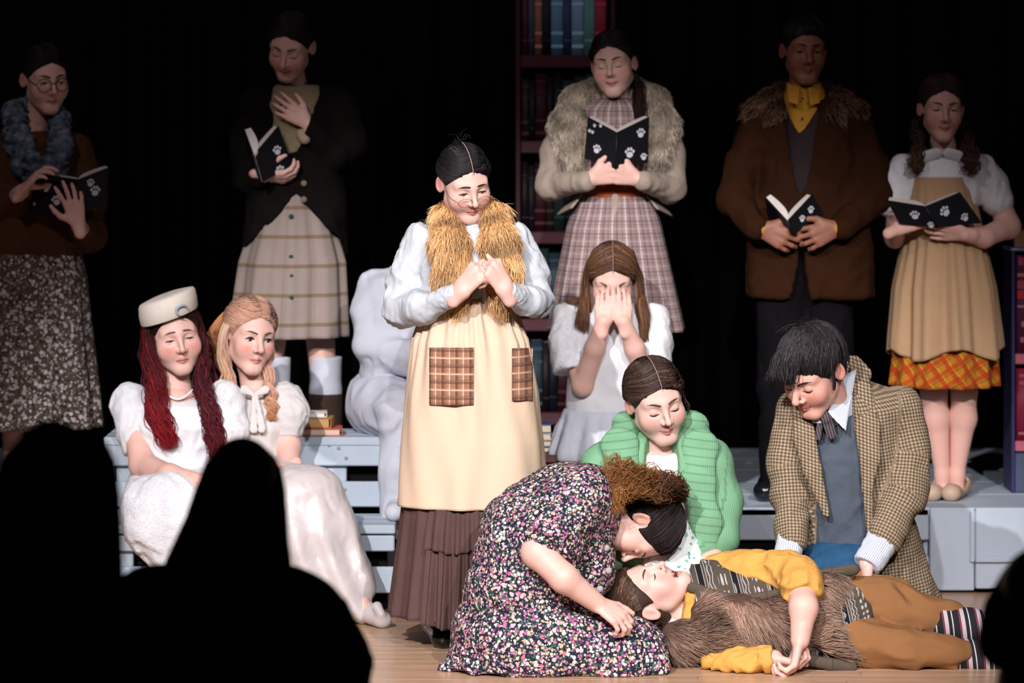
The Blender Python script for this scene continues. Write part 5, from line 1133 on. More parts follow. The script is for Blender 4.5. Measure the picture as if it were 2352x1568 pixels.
hs = [slick(H, [(sx * .03, .9, .4), (sx * .5, .8, .35), (sx * .9, .35, .2), (sx * .05, .5, .85)], (sx * .9, -.3, -.5), 220, 71 + sx, mid=(.9, .1, .4), r=.003) for sx in (-1, 1)]
hs += [locks(gl, 260, .013, .008, .095, r=.0017, K=40, seed=73, clump=24) + ({'base': DR, 'tip': BR, 'hi': BR, 'hifrac': .2},), locks(gr, 300, .014, .007, .10, r=.0017, K=40, seed=74, clump=24) + ({'base': DR, 'tip': (.10, .009, .016), 'hi': (.15, .010, .02), 'hifrac': .25},), locks(gb, 130, .014, .006, .1, r=.0028, seed=75) + ({'base': DR, 'tip': (.09, .01, .018)},)]
hair_obj(e, hair_cap(H, .010, nape=False), hs, DR, var=.5)
# cap
t = np.linspace(0, 2 * math.pi, 49); ring = lambda z, s, dz: np.stack([-.008 + .095 * s * np.sin(t), -.012 + .110 * s * np.cos(t), z + dz * np.cos(t) + .018 * s * np.sin(t)], 1)
hr = [ring(.060, .97, .012), ring(.066, 1.0, .012), ring(.092, 1.02, .012), ring(.120, .99, .014), ring(.128, .93, .014), ring(.133, .6, .008), ring(.135, .03, 0.)]
V = np.concatenate([H.w(r) for r in hr]); i, j = np.meshgrid(np.arange(len(hr) - 1), np.arange(48), indexing='ij')
CAPM = cloth('cream_felt', (.66, .60, .53), .1, .7, 600, .2); o = mesh_obj('cap', V, np.stack([i * 49 + j, i * 49 + j + 1, (i + 1) * 49 + j + 1, (i + 1) * 49 + j], -1).reshape(-1, 4), CAPM, e)
a = np.linspace(-.9, 4.0, 20); cr = np.stack([.018 + .02 * np.cos(a + .8), np.zeros(20), .096 + .016 * np.sin(a + .8)], 1); cr[:, 1] = -.012 + .112 * 1.03 * np.sqrt(np.maximum(0, 1 - (cr[:, 0] / .095) ** 2)) + .002
V, F = tubes([H.w(cr)], [.0045 * np.sin(np.linspace(.2, 2.94, 20)) + .0008], 6); mesh_obj('crescent_emblem', V, F, plain_cached((.33, .42, .47)), o)
# dress
S = Sdf(); S.rows(rpx(Y, [(912, 345, 470, .06, .01), (930, 305, 515, .09), (980, 302, 512, .115), (1050, 312, 505, .11, .01), (1100, 300, 510, .13, .02)]), .03, capr=.03); S.cap(J(410, 890, -.08), J(413, 925, -.12), .05, .02, .02, mode='s')
S.disp = wrinkle(.007, .07, 76, (1, 1, 1.6), .0015, .03); sdf_obj('dress_bodice', S, .007, WHITEC, e)
for a, b, c, sd in ((J(300, 925, 0), J(310, 990, -.02), J(318, 1035, -.04), 77), (J(515, 920, 0), J(530, 985, -.02), J(528, 1030, -.03), 78)):
    S = Sdf(); S.chain([a, b, c], [.062, .062, .052], .02); S.cap(a + np.array([(-.03 if sd == 77 else .03), 0, -.005]), a + np.array([0, 0, .02]), .035, .045, .03); S.cut(c + np.array([0, 0, -.006]), c - b, .003); S.disp = wrinkle(.006, .05, sd, (1, 1, 2), .001, .03); sdf_obj('puff_sleeve', S, .006, WHITEC if sd == 77 else LACE, e)
S = Sdf(); S.cap(J(360, 1128, .0), J(345, 1165, -.28), .11, .085, .05); S.cap(J(450, 1128, .0), J(455, 1165, -.28), .11, .085, .05); S.chain([J(345, 1165, -.28), J(354, 1215, -.30), J(376, 1282, -.28)], [.085, .08, .05], .06); S.chain([J(455, 1165, -.28), J(450, 1200, -.32), J(430, 1275, -.3)], [.085, .09, .07], .06); S.cap(J(400, 1140, -.3), J(400, 1280, -.31), .08, .06, .06); S.cap(J(400, 1140, .0), J(400, 1185, -.26), .10, .08, .06)
S.disp = wrinkle(.010, .12, 79, (.8, 1, 2), .0015, .03); sdf_obj('lace_skirt', S, .0075, LACE, e)
for x in (375, 445):
    S = Sdf(); a, b = J(x + 2, 1410, -.24), J(x, 1420, -.42); a[2] = b[2] = 0; shoe(S, a, b, .035, .035); sdf_obj('shoe', S, .006, CREAMC, e)
pe = [(J(382, 905, -.06) * (1 - q) + J(442, 896, -.06) * q) + np.array([0, -.012 * math.sin(q * 3.14), -.022 * math.sin(q * 3.14)]) for q in np.linspace(0, 1, 14)]
S = Sdf(); [S.ell(p, (.0048,) * 3, k=.001) for p in pe]; sdf_obj('pearl_necklace', S, .0022, plain_cached((.75, .7, .68)), e)

# ---- blonde girl in ivory satin beside her
Y = 12.0; J = lambda x, y, d=0.: P(x, y, Y + d)
e = person('seated girl in ivory satin gown with strawberry blonde hair beside the cream cap girl', 640, 1300, Y)
H = Head(J(574, 768, -.02), yaw=26, pitch=8, roll=6, size=1.06, eye=.95, mouth='frown', nose=1.12)
core = Sdf(); core.chain([J(590, 920), J(590, 1060, .03), J(590, 1100, .05)], [.06, .07, .09], .05); core.chain([J(600, 1125, .0), J(718, 1150, -.28), J(775, 1290, -.33), J(840, 1400, -.42)], [.06, .045, .036, .03], .03); core.chain([J(600, 1125, .0), J(672, 1150, -.30), J(690, 1300, -.35), J(700, 1390, -.38)], [.06, .045, .036, .03], .03)
arms = Sdf(); arms.chain([J(655, 950), J(662, 1030, -.05), J(668, 1082, -.2)], [.042, .042, .03], .02); hand(arms, J(650, 1084, -.24), (.85, -.1, -.25), (-.1, .3, -1), 1, size=.95, curl=(35, 40, 20)); hand(arms, J(672, 1074, -.21), (-.3, -.5, -.45), (-.5, .3, -1), -1, size=.9, curl=(40, 40, 20)); arms.chain([J(520, 950), J(530, 1040, -.05), J(620, 1082, -.22), J(650, 1084, -.24)], [.042, .042, .034, .028], .02)
def ch(S): S.cap(J(585, 950, .0), J(590, 990, -.01), .07, .08, .05)
body_obj(e, H, [arms, (core, .012)], neck=J(588, 885, .02), chest=ch, blush=.8, lip=(.58, .22, .2))
H.features(e, brow=(.09, .05, .035), iris=(.03, .03, .03), gaze=(.15, -.2), lash=1.9, browz=-.002)
OR, PK, BL = (.46, .20, .085), (.56, .34, .30), (.58, .40, .27)
hs = parted(H, 330, 81, (.3, -.9, .25), side=.9)
gl = [[H.w((-.078, .015 - .02 * i, .04)), H.w((-.088, .01 - .02 * i, -.04)), J(527 - 6 * i, 850, -.05), J(535 - 12 * i, 890, -.08), J(552 - 14 * i, 930, -.1)] for i in range(3)]
gr = [[H.w((.072, .02 - .02 * i, .04)), H.w((.08, .02 - .02 * i, -.05)), J(612 + 6 * i, 880, -.06), J(618 + 6 * i, 920, -.09), J(622 + 5 * i, 965, -.1)] for i in range(3)]
gb = [[H.w((-.05 - .01 * i, -.07, .05)), H.w((-.09, -.09, -.02)), J(515 - 10 * i, 810, .08), J(492 - 6 * i, 835, .08)] for i in range(3)]
hs += [locks(gl, 130, .008, .005, .1, r=.0026, K=28, seed=84) + ({'base': BL, 'tip': OR, 'hi': PK, 'hifrac': .3},), locks(gr, 130, .009, .008, .07, r=.0026, K=32, seed=85) + ({'base': PK, 'tip': OR, 'hi': BL, 'hifrac': .3},), locks(gb, 90, .012, .004, .1, r=.003, seed=86) + ({'base': OR, 'tip': (.35, .13, .04)},)]
hair_obj(e, hair_cap(H, .010, nape=False), hs, (.50, .27, .185), var=.3, hi=(.22, .14, .12), hifrac=.2)
S = Sdf(); S.rows(rpx(Y, [(895, 535, 645, .05, .02), (915, 505, 675, .085, .01), (980, 500, 665, .115), (1060, 515, 655, .11, .01), (1110, 505, 670, .13, .02)]), .03, capr=.03); S.disp = wrinkle(.005, .06, 87, (1, 1, 2.5), .001, .03); S.cap(J(588, 880, -.08), J(592, 905, -.12), .04, .015, .02, mode='s'); sdf_obj('gown_bodice', S, .0065, CREAMC, e)
for a, b, c, sd in ((J(655, 915, 0), J(662, 950, -.02), J(660, 1000, -.04), 88), (J(512, 915, .02), J(505, 960, .0), J(512, 1000, -.02), 89)):
    S = Sdf(); S.chain([a, b, c], [.06, .07, .045], .02); S.cut(c + np.array([0, 0, -.006]), c - b, .003); S.disp = wrinkle(.006, .05, sd, (1, 1, 2), .001, .03); sdf_obj('puff_sleeve', S, .006, CREAMC, e)
for q in (-1, 1):
    S = Sdf(); S.cap(J(585 + 4 * q, 905, -.115), J(585 + 24 * q, 895, -.11), .008, .016, .006, flat=((0, 1, 0), 2.5)); S.cap(J(586 + 3 * q, 910, -.118), J(592 + 9 * q, 985, -.135), .007, .015, .006, flat=((0, 1, 0), 2.5)); S.disp = wrinkle(.003, .03, 90 + q); sdf_obj('neck_bow', S, .0045, CREAMC, e)
S = Sdf(); S.cap(J(600, 1118, .0), J(722, 1138, -.30), .105, .085, .06); S.cap(J(600, 1120, .0), J(672, 1140, -.33), .11, .085, .06); S.chain([J(722, 1140, -.31), J(745, 1220, -.33), J(790, 1340, -.36), J(828, 1392, -.40)], [.088, .095, .085, .045], .06); S.chain([J(668, 1145, -.33), J(680, 1240, -.36), J(700, 1360, -.38)], [.088, .10, .10], .06); S.cap(J(735, 1320, -.37), J(770, 1398, -.4), .08, .05, .06); S.cap(J(800, 1398, -.4), J(836, 1406, -.42), .025, .015, .03)
fv = lambda p: (.011 * np.sin((p[:, 0] + .35 * (p[:, 2] - .4)) * 62 + 1.5 * np.sin(p[:, 2] * 7)) * np.clip((J(0, 1130)[2] - p[:, 2]) / .2 + .25, .0, 1)).astype(np.float32)
S.cut((0, 0, .004), (0, 0, -1), .003); wv = wrinkle(.003, .05, 91, (1, 1, 3)); S.disp = lambda p: fv(p) + wv(p); sdf_obj('satin_skirt', S, .0075, SATIN, e)
S = Sdf(); a, b = J(838, 1408, -.40), J(890, 1405, -.52); a[2] = b[2] = 0; shoe(S, a, b, .032, .04); S.cap(b + np.array([-.02, 0, .05]), b + np.array([-.035, .02, .07]), .012, .018, .02); sdf_obj('shoe', S, .0045, SATIN, e)

# ---- person in a white suit, mostly hidden behind the apron
Y = 12.3; J = lambda x, y, d=0.: P(x, y, Y + d)
e = person('seated person in white suit with crossed arms half hidden behind the aproned woman', 880, 1300, Y)
H = Head(J(985, 588, -.06), yaw=25, pitch=30, size=1.0)
core = Sdf(); core.chain([J(950, 680, .02), J(900, 820, .05), J(880, 920, .08)], [.06, .08, .09], .05); core.chain([J(870, 935, .05), J(920, 960, -.2), J(915, 1200, -.22)], [.09, .06, .05], .03)
body_obj(e, H, [(core, .014)], neck=J(962, 650, .02), h=.004)
hair_obj(e, hair_cap(H, .012), [], (.03, .02, .015), h=.006)
S = Sdf(); S.rows(rpx(Y, [(612, 890, 1010, .06, .0), (640, 846, 1020, .10, .01), (720, 830, 1010, .125, .02), (800, 828, 985, .13, .04), (880, 826, 960, .14, .06)]), .03, capr=.04)
S.chain([J(862, 655, .02), J(846, 720, .0), J(850, 790, -.04)], [.06, .058, .058], .03); S.cap(J(850, 795, -.04), J(955, 815, -.16), .056, .045, .03); S.cap(J(860, 830, -.05), J(960, 850, -.15), .03, .03, .03)
S.disp = wrinkle(.007, .11, 95, (1, 1, 1.5), .0006, .04); sdf_obj('suit_jacket', S, .0075, SUITC, e)
S = Sdf(); S.cap(J(880, 925, .08), J(900, 935, -.08), .13, .105, .06); S.cap(J(862, 925, .02), J(925, 945, -.22), .10, .085, .05); S.chain([J(925, 950, -.22), J(918, 1080, -.24), J(912, 1215, -.22)], [.085, .065, .06], .04); S.cut(J(912, 1232, -.2), (0, 0, -1), .003); S.disp = wrinkle(.007, .10, 96, (1, 1, 2)); sdf_obj('suit_trousers', S, .0075, SUITC, e)
S = Sdf(); zl = P(0, 1206, 11.82)[2]; a, b = J(915, 1230, -.24), J(905, 1230, -.40); a[2] = b[2] = zl + .001; shoe(S, a, b, .036, .04) ; sdf_obj('shoe', S, .005, SUITC, e)

# ---- weeping girl with her hands over her face
Y = 12.1; J = lambda x, y, d=0.: P(x, y, Y + d)
e = person('seated girl in white lace dress hiding her face in both hands', 1405, 1050, Y, z=P(0, 1046, 11.98)[2])
H = Head(J(1406, 640, -.02), yaw=0, pitch=26, roll=0, size=1.02)
core = Sdf(); core.chain([J(1405, 780), J(1400, 920, .03), J(1395, 980, .05)], [.06, .07, .08], .05); core.chain([J(1380, 985, .05), J(1350, 1005, -.02), J(1420, 1010, .05)], [.06, .045, .04], .03)
arms = Sdf(); arms.chain([J(1306, 745), J(1338, 885, -.10), J(1366, 800, -.155), J(1386, 738, -.19)], [.04, .036, .034, .025], .015); arms.chain([J(1502, 745), J(1490, 885, -.08), J(1458, 800, -.15), J(1432, 738, -.19)], [.04, .036, .034, .025], .015)
hand(arms, J(1384, 748, -.19), (.07, .12, 1), (.15, 1, -.1), -1, size=.86, curl=(8, 14, 10), spread=0, thumb=(.9, .3, .2)); hand(arms, J(1434, 748, -.19), (-.07, .12, 1), (-.15, 1, -.1), 1, size=.86, curl=(8, 14, 10), spread=0, thumb=(.9, .3, .2))
body_obj(e, H, [arms, (core, .012)], neck=J(1406, 740, .04), blush=.9)
H.features(e, brow=(.08, .04, .028), browtilt=-.4)
LB = (.125, .058, .028)
up = [(.03, math.cos(a), math.sin(a)) for a in np.linspace(.36, 1.9, 8)]; dn = [(-x, b, c) for x, b, c in up]
gl = [[scalp(H, (-.75, .45 - .35 * i, .5)), H.w((-.088, .03 - .03 * i, -.0)), J(1352 - 6 * i, 700, -.07), J(1350 - 9 * i, 770 - 6 * i, -.09)] for i in range(4)]
gr = [[scalp(H, (.75, .45 - .35 * i, .5)), H.w((.088, .03 - .03 * i, -.0)), J(1462 + 7 * i, 710, -.07), J(1470 + 5 * i, 785, -.09)] for i in range(4)]
gb = [[scalp(H, (-.8, -.4, .2)), H.w((-.09, -.05, -.08)), J(1330, 690, .03), J(1285, 705, .0)]]
hair_obj(e, hair_cap(H, .011, nape=False, ears=False), parted(H, 260, 101, (.75, -.25, -.6)) + [ locks(gl, 170, .008, .002, .2, r=.0026, seed=103), locks(gr, 170, .009, .004, .12, r=.0026, seed=104), locks(gb, 40, .006, .002, .1, r=.0022, seed=105)], (.062, .028, .016), var=.4, tip=LB, hi=(.26, .13, .06), hifrac=.12)
V, F = tubes([[scalp(H, (.0, math.cos(a), math.sin(a)), .004) for a in np.linspace(.36, 1.9, 14)]], [np.full(14, .0012)], 5); mesh_obj('hair_parting', V, F, plain_cached((.40, .22, .20)), e)
S = Sdf(); S.rows(rpx(Y, [(695, 1345, 1465, .06, .02), (720, 1300, 1505, .09), (800, 1310, 1500, .115), (900, 1302, 1492, .11, .01), (960, 1300, 1492, .12, .02)]), .03, capr=.03); S.disp = wrinkle(.005, .07, 106, (1, 1, 2), .001, .03); sdf_obj('dress_bodice', S, .007, WHITEC, e)
for a, b, c, sd in ((J(1298, 728, 0), J(1302, 790, -.03), J(1312, 850, -.06), 107), (J(1505, 728, 0), J(1502, 790, -.03), J(1496, 850, -.05), 108)):
    S = Sdf(); S.chain([a, b, c], [.05, .062, .068], .02); S.cut(c + np.array([0, 0, -.004]), c - b, .003); S.disp = wrinkle(.006, .06, sd, (1, 1, 2), .0015, .02); sdf_obj('lace_sleeve', S, .0065, LACE, e)
S = Sdf(); S.rows(rpx(Y, [(935, 1296, 1492, .12, .02), (985, 1278, 1505, .17, -.0), (1030, 1264, 1515, .19, -.02), (1052, 1262, 1516, .19, -.02)]), .03, fold=lambda th, z, p: .010 * np.sin(17 * th + 2 * np.sin(4 * th)) * np.clip((J(0, 930)[2] - z) / .1, 0, 1), capr=.015); S.disp = wrinkle(.004, .06, 109, (1, 1, 2)); sdf_obj('dress_skirt', S, .007, SUITC, e)
# ================================================================== readers at the back
PAWM = plain('white_print', (.62, .62, .70), .7); COVM = plain('black_book_cover', (.006, .006, .008), .5, .25); PAGM = plain('book_pages', (.62, .58, .54), .85)
def open_book(label, st, sb, lt, lb, rt, rb, pt=.016, paws=(), holder=None):
    """corner points in world space; the covers face the audience, the pages the reader"""
    c = (st + sb) / 2; e = empty('open_book', c); tag(e, label, 'book', 'black books with paw prints held by the readers')
    for sd, (t, b) in enumerate(((lt, lb), (rt, rb))):
        n = nrm(np.cross(t - st, sb - st)); n = n if n[1] > 0 else -n; U, W = t - st, sb - st; o_ = np.array([0, 0, CAMH]); b = o_ + (b - o_) * (((st - o_) @ n) / ((b - o_) @ n))   # keep each cover flat
        q = [st, t, b, sb]; V = np.array([p for p in q] + [p + n * .003 for p in q]); Fq = np.array([[0, 1, 2, 3], [7, 6, 5, 4], [0, 4, 5, 1], [1, 5, 6, 2], [2, 6, 7, 3], [3, 7, 4, 0]])
        cv = mesh_obj('cover', V, Fq, COVM, e, smooth=False)
        m = 10; pt_ = pt * 1.7; u = np.linspace(.0, .95, m); th = .0035 + pt_ * (1 - np.exp(-u * 7)) * (1 - .3 * u); bow = .006 * np.sin(u * 3.0)
        P0 = []
        for v_ in (-.015, .98):
            for k in range(m):
                a = st * (1 - v_) + sb * v_; bb = t * (1 - v_) + b * v_; base = a + (bb - a) * u[k]; P0 += [base + n * .0032, base + n * (th[k] + bow[k])]
        P0 = np.array(P0); Q = []
        for k in range(m - 1):
            o = 2 * k; z = 2 * m
            Q += [[o, o + 1, o + 3, o + 2], [z + o, z + o + 2, z + o + 3, z + o + 1], [o + 1, z + o + 1, z + o + 3, o + 3], [o, o + 2, z + o + 2, z + o]]
        o = 2 * (m - 1); Q += [[o, o + 1, 2 * m + o + 1, 2 * m + o], [0, 2 * m, 2 * m + 1, 1]]
        mesh_obj('page_block', P0, np.array(Q), PAGM, e, smooth=False)
        for (side, pu, pv, s_, rot) in paws:
            if side != sd: continue
            V, F = [], []; ce = (st * (1 - pv) + sb * pv); ce = ce + ((t * (1 - pv) + b * pv) - ce) * pu; ux = nrm(U) * (1 if sd else -1); wz = -nrm(W - ux * (W @ ux)); cr, sr = math.cos(rot), math.sin(rot)
            for (dx, dz, rx, rz) in ((0, -.35, .62, .5), (-.72, .2, .22, .28), (-.27, .58, .23, .3), (.27, .58, .23, .3), (.72, .2, .22, .28)):
                a = np.linspace(0, 2 * math.pi, 12, endpoint=False); x_ = (dx + rx * np.cos(a)) * s_ * 1.2; z_ = (dz + rz * np.sin(a)) * s_ * 1.2; x_, z_ = x_ * cr - z_ * sr, x_ * sr + z_ * cr
                k0 = len(V); V += [ce - n * .0012 + ux * p + wz * q_ for p, q_ in zip(x_, z_)] + [ce - n * .0002 + ux * p + wz * q_ for p, q_ in zip(x_, z_)]
                F += [[k0, k0 + i + 1, k0 + i + 2] for i in range(10)] + [[k0 + i, k0 + 12 + i, k0 + 12 + (i + 1) % 12] for i in range(12)] + [[k0 + i, k0 + 12 + (i + 1) % 12, k0 + (i + 1) % 12] for i in range(12)]
            mesh_obj('paw_print', np.array(V), np.array(F), PAWM, cv, smooth=False)
    V, F = tubes([[st + np.array([0, -.001, 0]), sb + np.array([0, -.001, 0])]], [[.004, .004]], 6); mesh_obj('spine', V, F, COVM, e)
    return e
def stand_core(J, x, sh, hip, foot, dx=40, r=1.):
    c = Sdf(); c.chain([J(x, sh), J(x, (sh + hip) / 2), J(x, hip)], [.06, .055, .055], .05)
    for s_ in (-1, 1): c.chain([J(x + s_ * min(dx, 36), hip), J(x + s_ * dx, (hip + foot) / 2), J(x + s_ * dx, foot - 18)], [.075 * r, .048 * r, .033 * r], .01)
    return c
def center_hair(e, H, col, seed, tip=(.2, -.9, .0), extra=(), t=.008, **kw):
    up = [(.03, math.cos(a), math.sin(a)) for a in np.linspace(.36, 1.9, 8)]; dn = [(-x, b, c) for x, b, c in up]
    hair_obj(e, hair_cap(H, t), parted(H, 180, seed, tip, r=.003) + list(extra), col, h=.005, var=.5, **kw)
BH = .0048
# ---- reader with round glasses and the mottled scarf
Y = 12.65; J = lambda x, y, d=0.: P(x, y, Y + d)
e = person('standing reader with round glasses, mottled blue scarf and brown floral skirt at far left', 75, 1140, Y, PZ)
H = Head(J(104, 179, -.04), yaw=26, pitch=12, roll=-3, size=1.0, mouth='frown', eye=.45, fat=.004)
arms = Sdf(); arms.chain([J(20, 462, -.13), J(50, 440, -.23)], [.03, .027], .02); hand(arms, J(50, 440, -.24), (.66, -.2, .72), (.85, .1, -.5), 1, curl=(15, 35, 25), size=.98, spread=9, thumb=(.5, .3, .8))
arms.chain([J(200, 540, -.14), J(180, 518, -.26)], [.03, .027], .02); hand(arms, J(180, 516, -.275), (-.22, -.05, 1), (-.35, .7, .0), 1, curls=[(2, 8, 5), (-2, 12, 8), (5, 20, 12), (10, 35, 25)], size=.98, spread=14, thumb=(.5, .8, .3))
body_obj(e, H, [arms, (stand_core(J, 70, 330, 640, 1140), .013)], neck=J(82, 290, .02), h=BH)
H.features(e, gaze=(.2, -.5)); glasses(e, H, cz=-.006, rx=.026, rz=.0235, r=.0016, c=(.015, .01, .01), cx=.0345)
center_hair(e, H, (.012, .009, .008), 201)
S = Sdf(); S.rows(rpx(Y, [(300, 0, 155, .06, .02), (320, -40, 185, .095), (420, -50, 200, .125), (520, -55, 200, .13), (592, -50, 190, .13)]), .03, capr=.025)
S.chain([J(-25, 345), J(-50, 440, -.02), J(-30, 485, -.05)], [.065, .065, .06], .03); S.cap(J(-30, 485, -.05), J(34, 454, -.175), .058, .04, .02); S.chain([J(175, 345), J(205, 450, -.02), J(208, 540, -.05)], [.06, .06, .058], .03); S.cap(J(208, 545, -.05), J(186, 526, -.2), .055, .04, .02)
S.disp = wrinkle(.006, .1, 203, (1, 1, 1.5), .0015, .02); sdf_obj('sweater', S, .009, RUSTK, e)
def scarf_mat():
    m = NT('mottled_blue_yarn', .95, .1); o = m.coord(); v = m.vor(o, 42.); n = m.noise(o, 26, 3); m.col(m.mix(m.math('MULTIPLY_ADD', n, 2.6, -.85, clamp=True), m.mix(v, (.26, .33, .40), (.10, .14, .2)), (.006, .010, .018))); m.bump(m.math('ADD', v, n), .8, .006); return m.m
S = Sdf(); S.chain([J(70, 240, .07), J(34, 262, -.02), J(40, 320, -.11), J(62, 380, -.14), J(105, 392, -.15)], [.035, .042, .048, .048, .045], .03, flat=((0, 1, 0), 1.4)); S.chain([J(105, 240, .07), J(136, 268, -.03), J(138, 330, -.11), J(132, 382, -.14)], [.034, .036, .038, .04], .03, flat=((0, 1, 0), 1.4))
S.disp = wrinkle(.012, .045, 204, (1, 1, 1), .004, .018); sdf_obj('scarf', S, .006, scarf_mat(), e)
cloth_obj('skirt', loft(rpx(Y, [(580, -55, 188, .13), (640, -72, 200, .16), (760, -90, 212, .19), (880, -102, 226, .21), (978, -112, 236, .225)]), 130, 44, pleats(9, .012, 205, .9, .05)), FLORAL2, e)
for x in (20, 115):
    S = Sdf(); a, b = J(x, 1140, .05), J(x + 8, 1140, -.1); a[2] = b[2] = PZ; shoe(S, a, b, .038, .045); sdf_obj('shoe', S, .006, PATENT, e)
B = lambda x, y, d: P(x, y, Y - .26 + d)
open_book('black paw print book held by the reader with round glasses', B(181, 412, 0), B(166, 500, .02), B(82, 398, .06), B(66, 484, .075), B(252, 384, .06), B(240, 470, .075), paws=((0, .42, .62, .017, .25), (0, .70, .35, .013, .1), (1, .42, .22, .014, -.5), (1, .62, .5, .018, -.35), (0, .9, .8, .006, .3)))
# ---- reader in the long charcoal cardigan
Y = 12.7; J = lambda x, y, d=0.: P(x, y, Y + d)
e = person('smiling reader in charcoal cardigan and ochre banded skirt with one hand on her chest', 668, 1140, Y, PZ)
H = Head(J(668, 104, -.05), yaw=-14, pitch=26, roll=8, size=1.0, mouth='smile')
arms = Sdf(); arms.chain([J(752, 350, -.06), J(714, 295, -.15)], [.04, .028], .02); hand(arms, J(706, 282, -.15), (-.80, -.02, .55), (-.1, 1, 0), -1, curl=(6, 12, 8), size=.92, spread=6); arms.chain([J(585, 420, -.06), J(610, 405, -.15)], [.038, .028], .02); hand(arms, J(604, 402, -.16), (.95, -.25, -.1), (.2, .5, .85), 1, curl=(35, 40, 30), size=1.0, thumb=(.4, .5, .6))
def ch(S): S.cap(J(670, 248, -.02), J(670, 300, -.03), .055, .065, .03)
body_obj(e, H, [arms, (stand_core(J, 680, 280, 560, 1140, 62), .013)], neck=J(676, 200, .03), neck_r=.038, chest=ch, h=BH, blush=.7)
H.features(e); center_hair(e, H, (.012, .008, .008), 211)
S = Sdf(); S.rows(rpx(Y, [(195, 625, 735, .06, .0), (225, 605, 750, .085, -.01), (330, 610, 745, .11, -.01), (400, 615, 740, .11)]), .02); S.cap(J(668, 190, -.1), J(668, 240, -.14), .022, .01, .01, mode='s'); S.disp = wrinkle(.005, .06, 213); sdf_obj('blouse', S, .007, cloth('olive_beige_cotton', (.27, .215, .13), .15), e)
S = Sdf(); S.rows(rpx(Y, [(190, 605, 755, .06, .03), (215, 590, 775, .10, .01), (330, 588, 775, .12), (450, 568, 795, .135), (560, 558, 800, .15), (586, 558, 800, .15)]), .03, capr=.025)
S.chain([J(588, 235), J(565, 330, -.02), J(572, 410, -.06)], [.06, .06, .058], .03); S.cap(J(572, 412, -.06), J(602, 404, -.14), .05, .04, .02); S.chain([J(782, 230), J(802, 330, -.02), J(765, 355, -.07)], [.062, .062, .058], .03); S.cap(J(765, 355, -.07), J(712, 290, -.145), .052, .040, .02)
S.rows(rpx(Y, [(160, 612, 742, .18, -.18), (200, 614, 738, .18, -.18), (260, 622, 715, .18, -.18), (350, 655, 680, .18, -.18)]), .006, mode='s', p2=4); S.rows(rpx(Y, [(448, 672, 676, .3, -.3), (470, 655, 694, .3, -.3), (500, 632, 718, .3, -.3), (530, 600, 748, .3, -.3), (560, 562, 782, .3, -.3), (600, 520, 815, .3, -.3)]), .004, mode='s', p2=6)
S.disp = wrinkle(.006, .11, 214, (1, 1, 1.5), .001, .02); sdf_obj('cardigan', S, .0065, DKCOAT, e)
S = Sdf(); S.cap(J(692, 308, -.15), J(700, 318, -.15), .02, .022); sdf_obj('blouse_cuff', S, .005, cloth('beige_cuff', (.38, .29, .2), .1), e)
cloth_obj('skirt', loft(rpx(Y, [(440, 602, 742, .12), (500, 585, 765, .14), (600, 553, 793, .17), (700, 540, 797, .19), (770, 531, 799, .20)]), 130, 44, pleats(9, .011, 215, .7, .15)), OCHSTR, e)
for y in (497, 590, 634, 684): S = Sdf(); S.ell(J(669, y, -.145 - .06 * (y - 480) / 250), (.0095, .005, .0095)); sdf_obj('button', S, .0026, plain_cached((.01, .045, .04)), e)
for y in (421, 458): S = Sdf(); S.ell(J(698, y, -.145), (.012, .006, .012)); sdf_obj('button', S, .003, plain_cached((.18, .13, .09)), e)
for x in (630, 748):
    S = Sdf(); S.chain([J(x, 815), J(x, 900), J(x, 1090)], [.06, .056, .045], .02); S.cut(J(x, 818), (0, 0, 1), .003); sdf_obj('sock', S, .006, SUITC, e)
    S = Sdf(); S.chain([J(x, 915), J(x, 1110)], [.064, .055], .02); a, b = J(x, 1140, .06), J(x, 1140, -.12); a[2] = b[2] = PZ; shoe(S, a, b, .042, .05); sdf_obj('boot', S, .007, cloth('brown_boot_suede', (.05, .03, .02), .3), e)
B = lambda x, y, d: P(x, y, Y - .26 + d)
open_book('black paw print book held low by the reader in charcoal cardigan', B(582, 356, 0), B(600, 420, .02), B(560, 296, .05), B(572, 372, .07), B(640, 288, .06), B(672, 380, .075), paws=((1, .72, .45, .016, -.5), (1, .62, .95, .017, -.3)))
# ---- reader with the pale fur collar
Y = 12.6; J = lambda x, y, d=0.: P(x, y, Y + d)
e = person('smiling reader with pale fur collar, orange belt and blush checked skirt', 1415, 1140, Y, PZ)
H = Head(J(1408, 146, -.04), yaw=-10, pitch=5, roll=-6, size=.97, mouth='smile', fat=.004)
arms = Sdf(); arms.chain([J(1342, 415, -.195), J(1356, 412, -.21)], [.026, .025], .02); hand(arms, J(1356, 410, -.21), (.9, -.2, .25), (.4, .85, .2), 1, curl=(25, 45, 35), size=.98); arms.chain([J(1478, 415, -.195), J(1466, 412, -.21)], [.026, .025], .02); hand(arms, J(1464, 410, -.21), (-.9, -.2, .22), (-.4, .85, .2), -1, curl=(25, 45, 35), size=.98)
body_obj(e, H, [arms, (stand_core(J, 1412, 280, 560, 1140), .013)], neck=J(1414, 240, .02), h=BH, blush=.6)
H.features(e, brow=(.02, .012, .01))
center_hair(e, H, (.014, .009, .009), 221, extra=[locks([[H.w((.05, -.06, -.03)), H.w((.085, -.05, -.09)), J(1474, 230, -.06), J(1478, 275, -.12)], [H.w((.06, -.05, -.05)), H.w((.07, -.04, -.09)), J(1462, 230, -.07), J(1464, 285, -.12)]], 110, .012, .003, .1, r=.003, seed=223) + ({'base': (.022, .010, .009)},)])
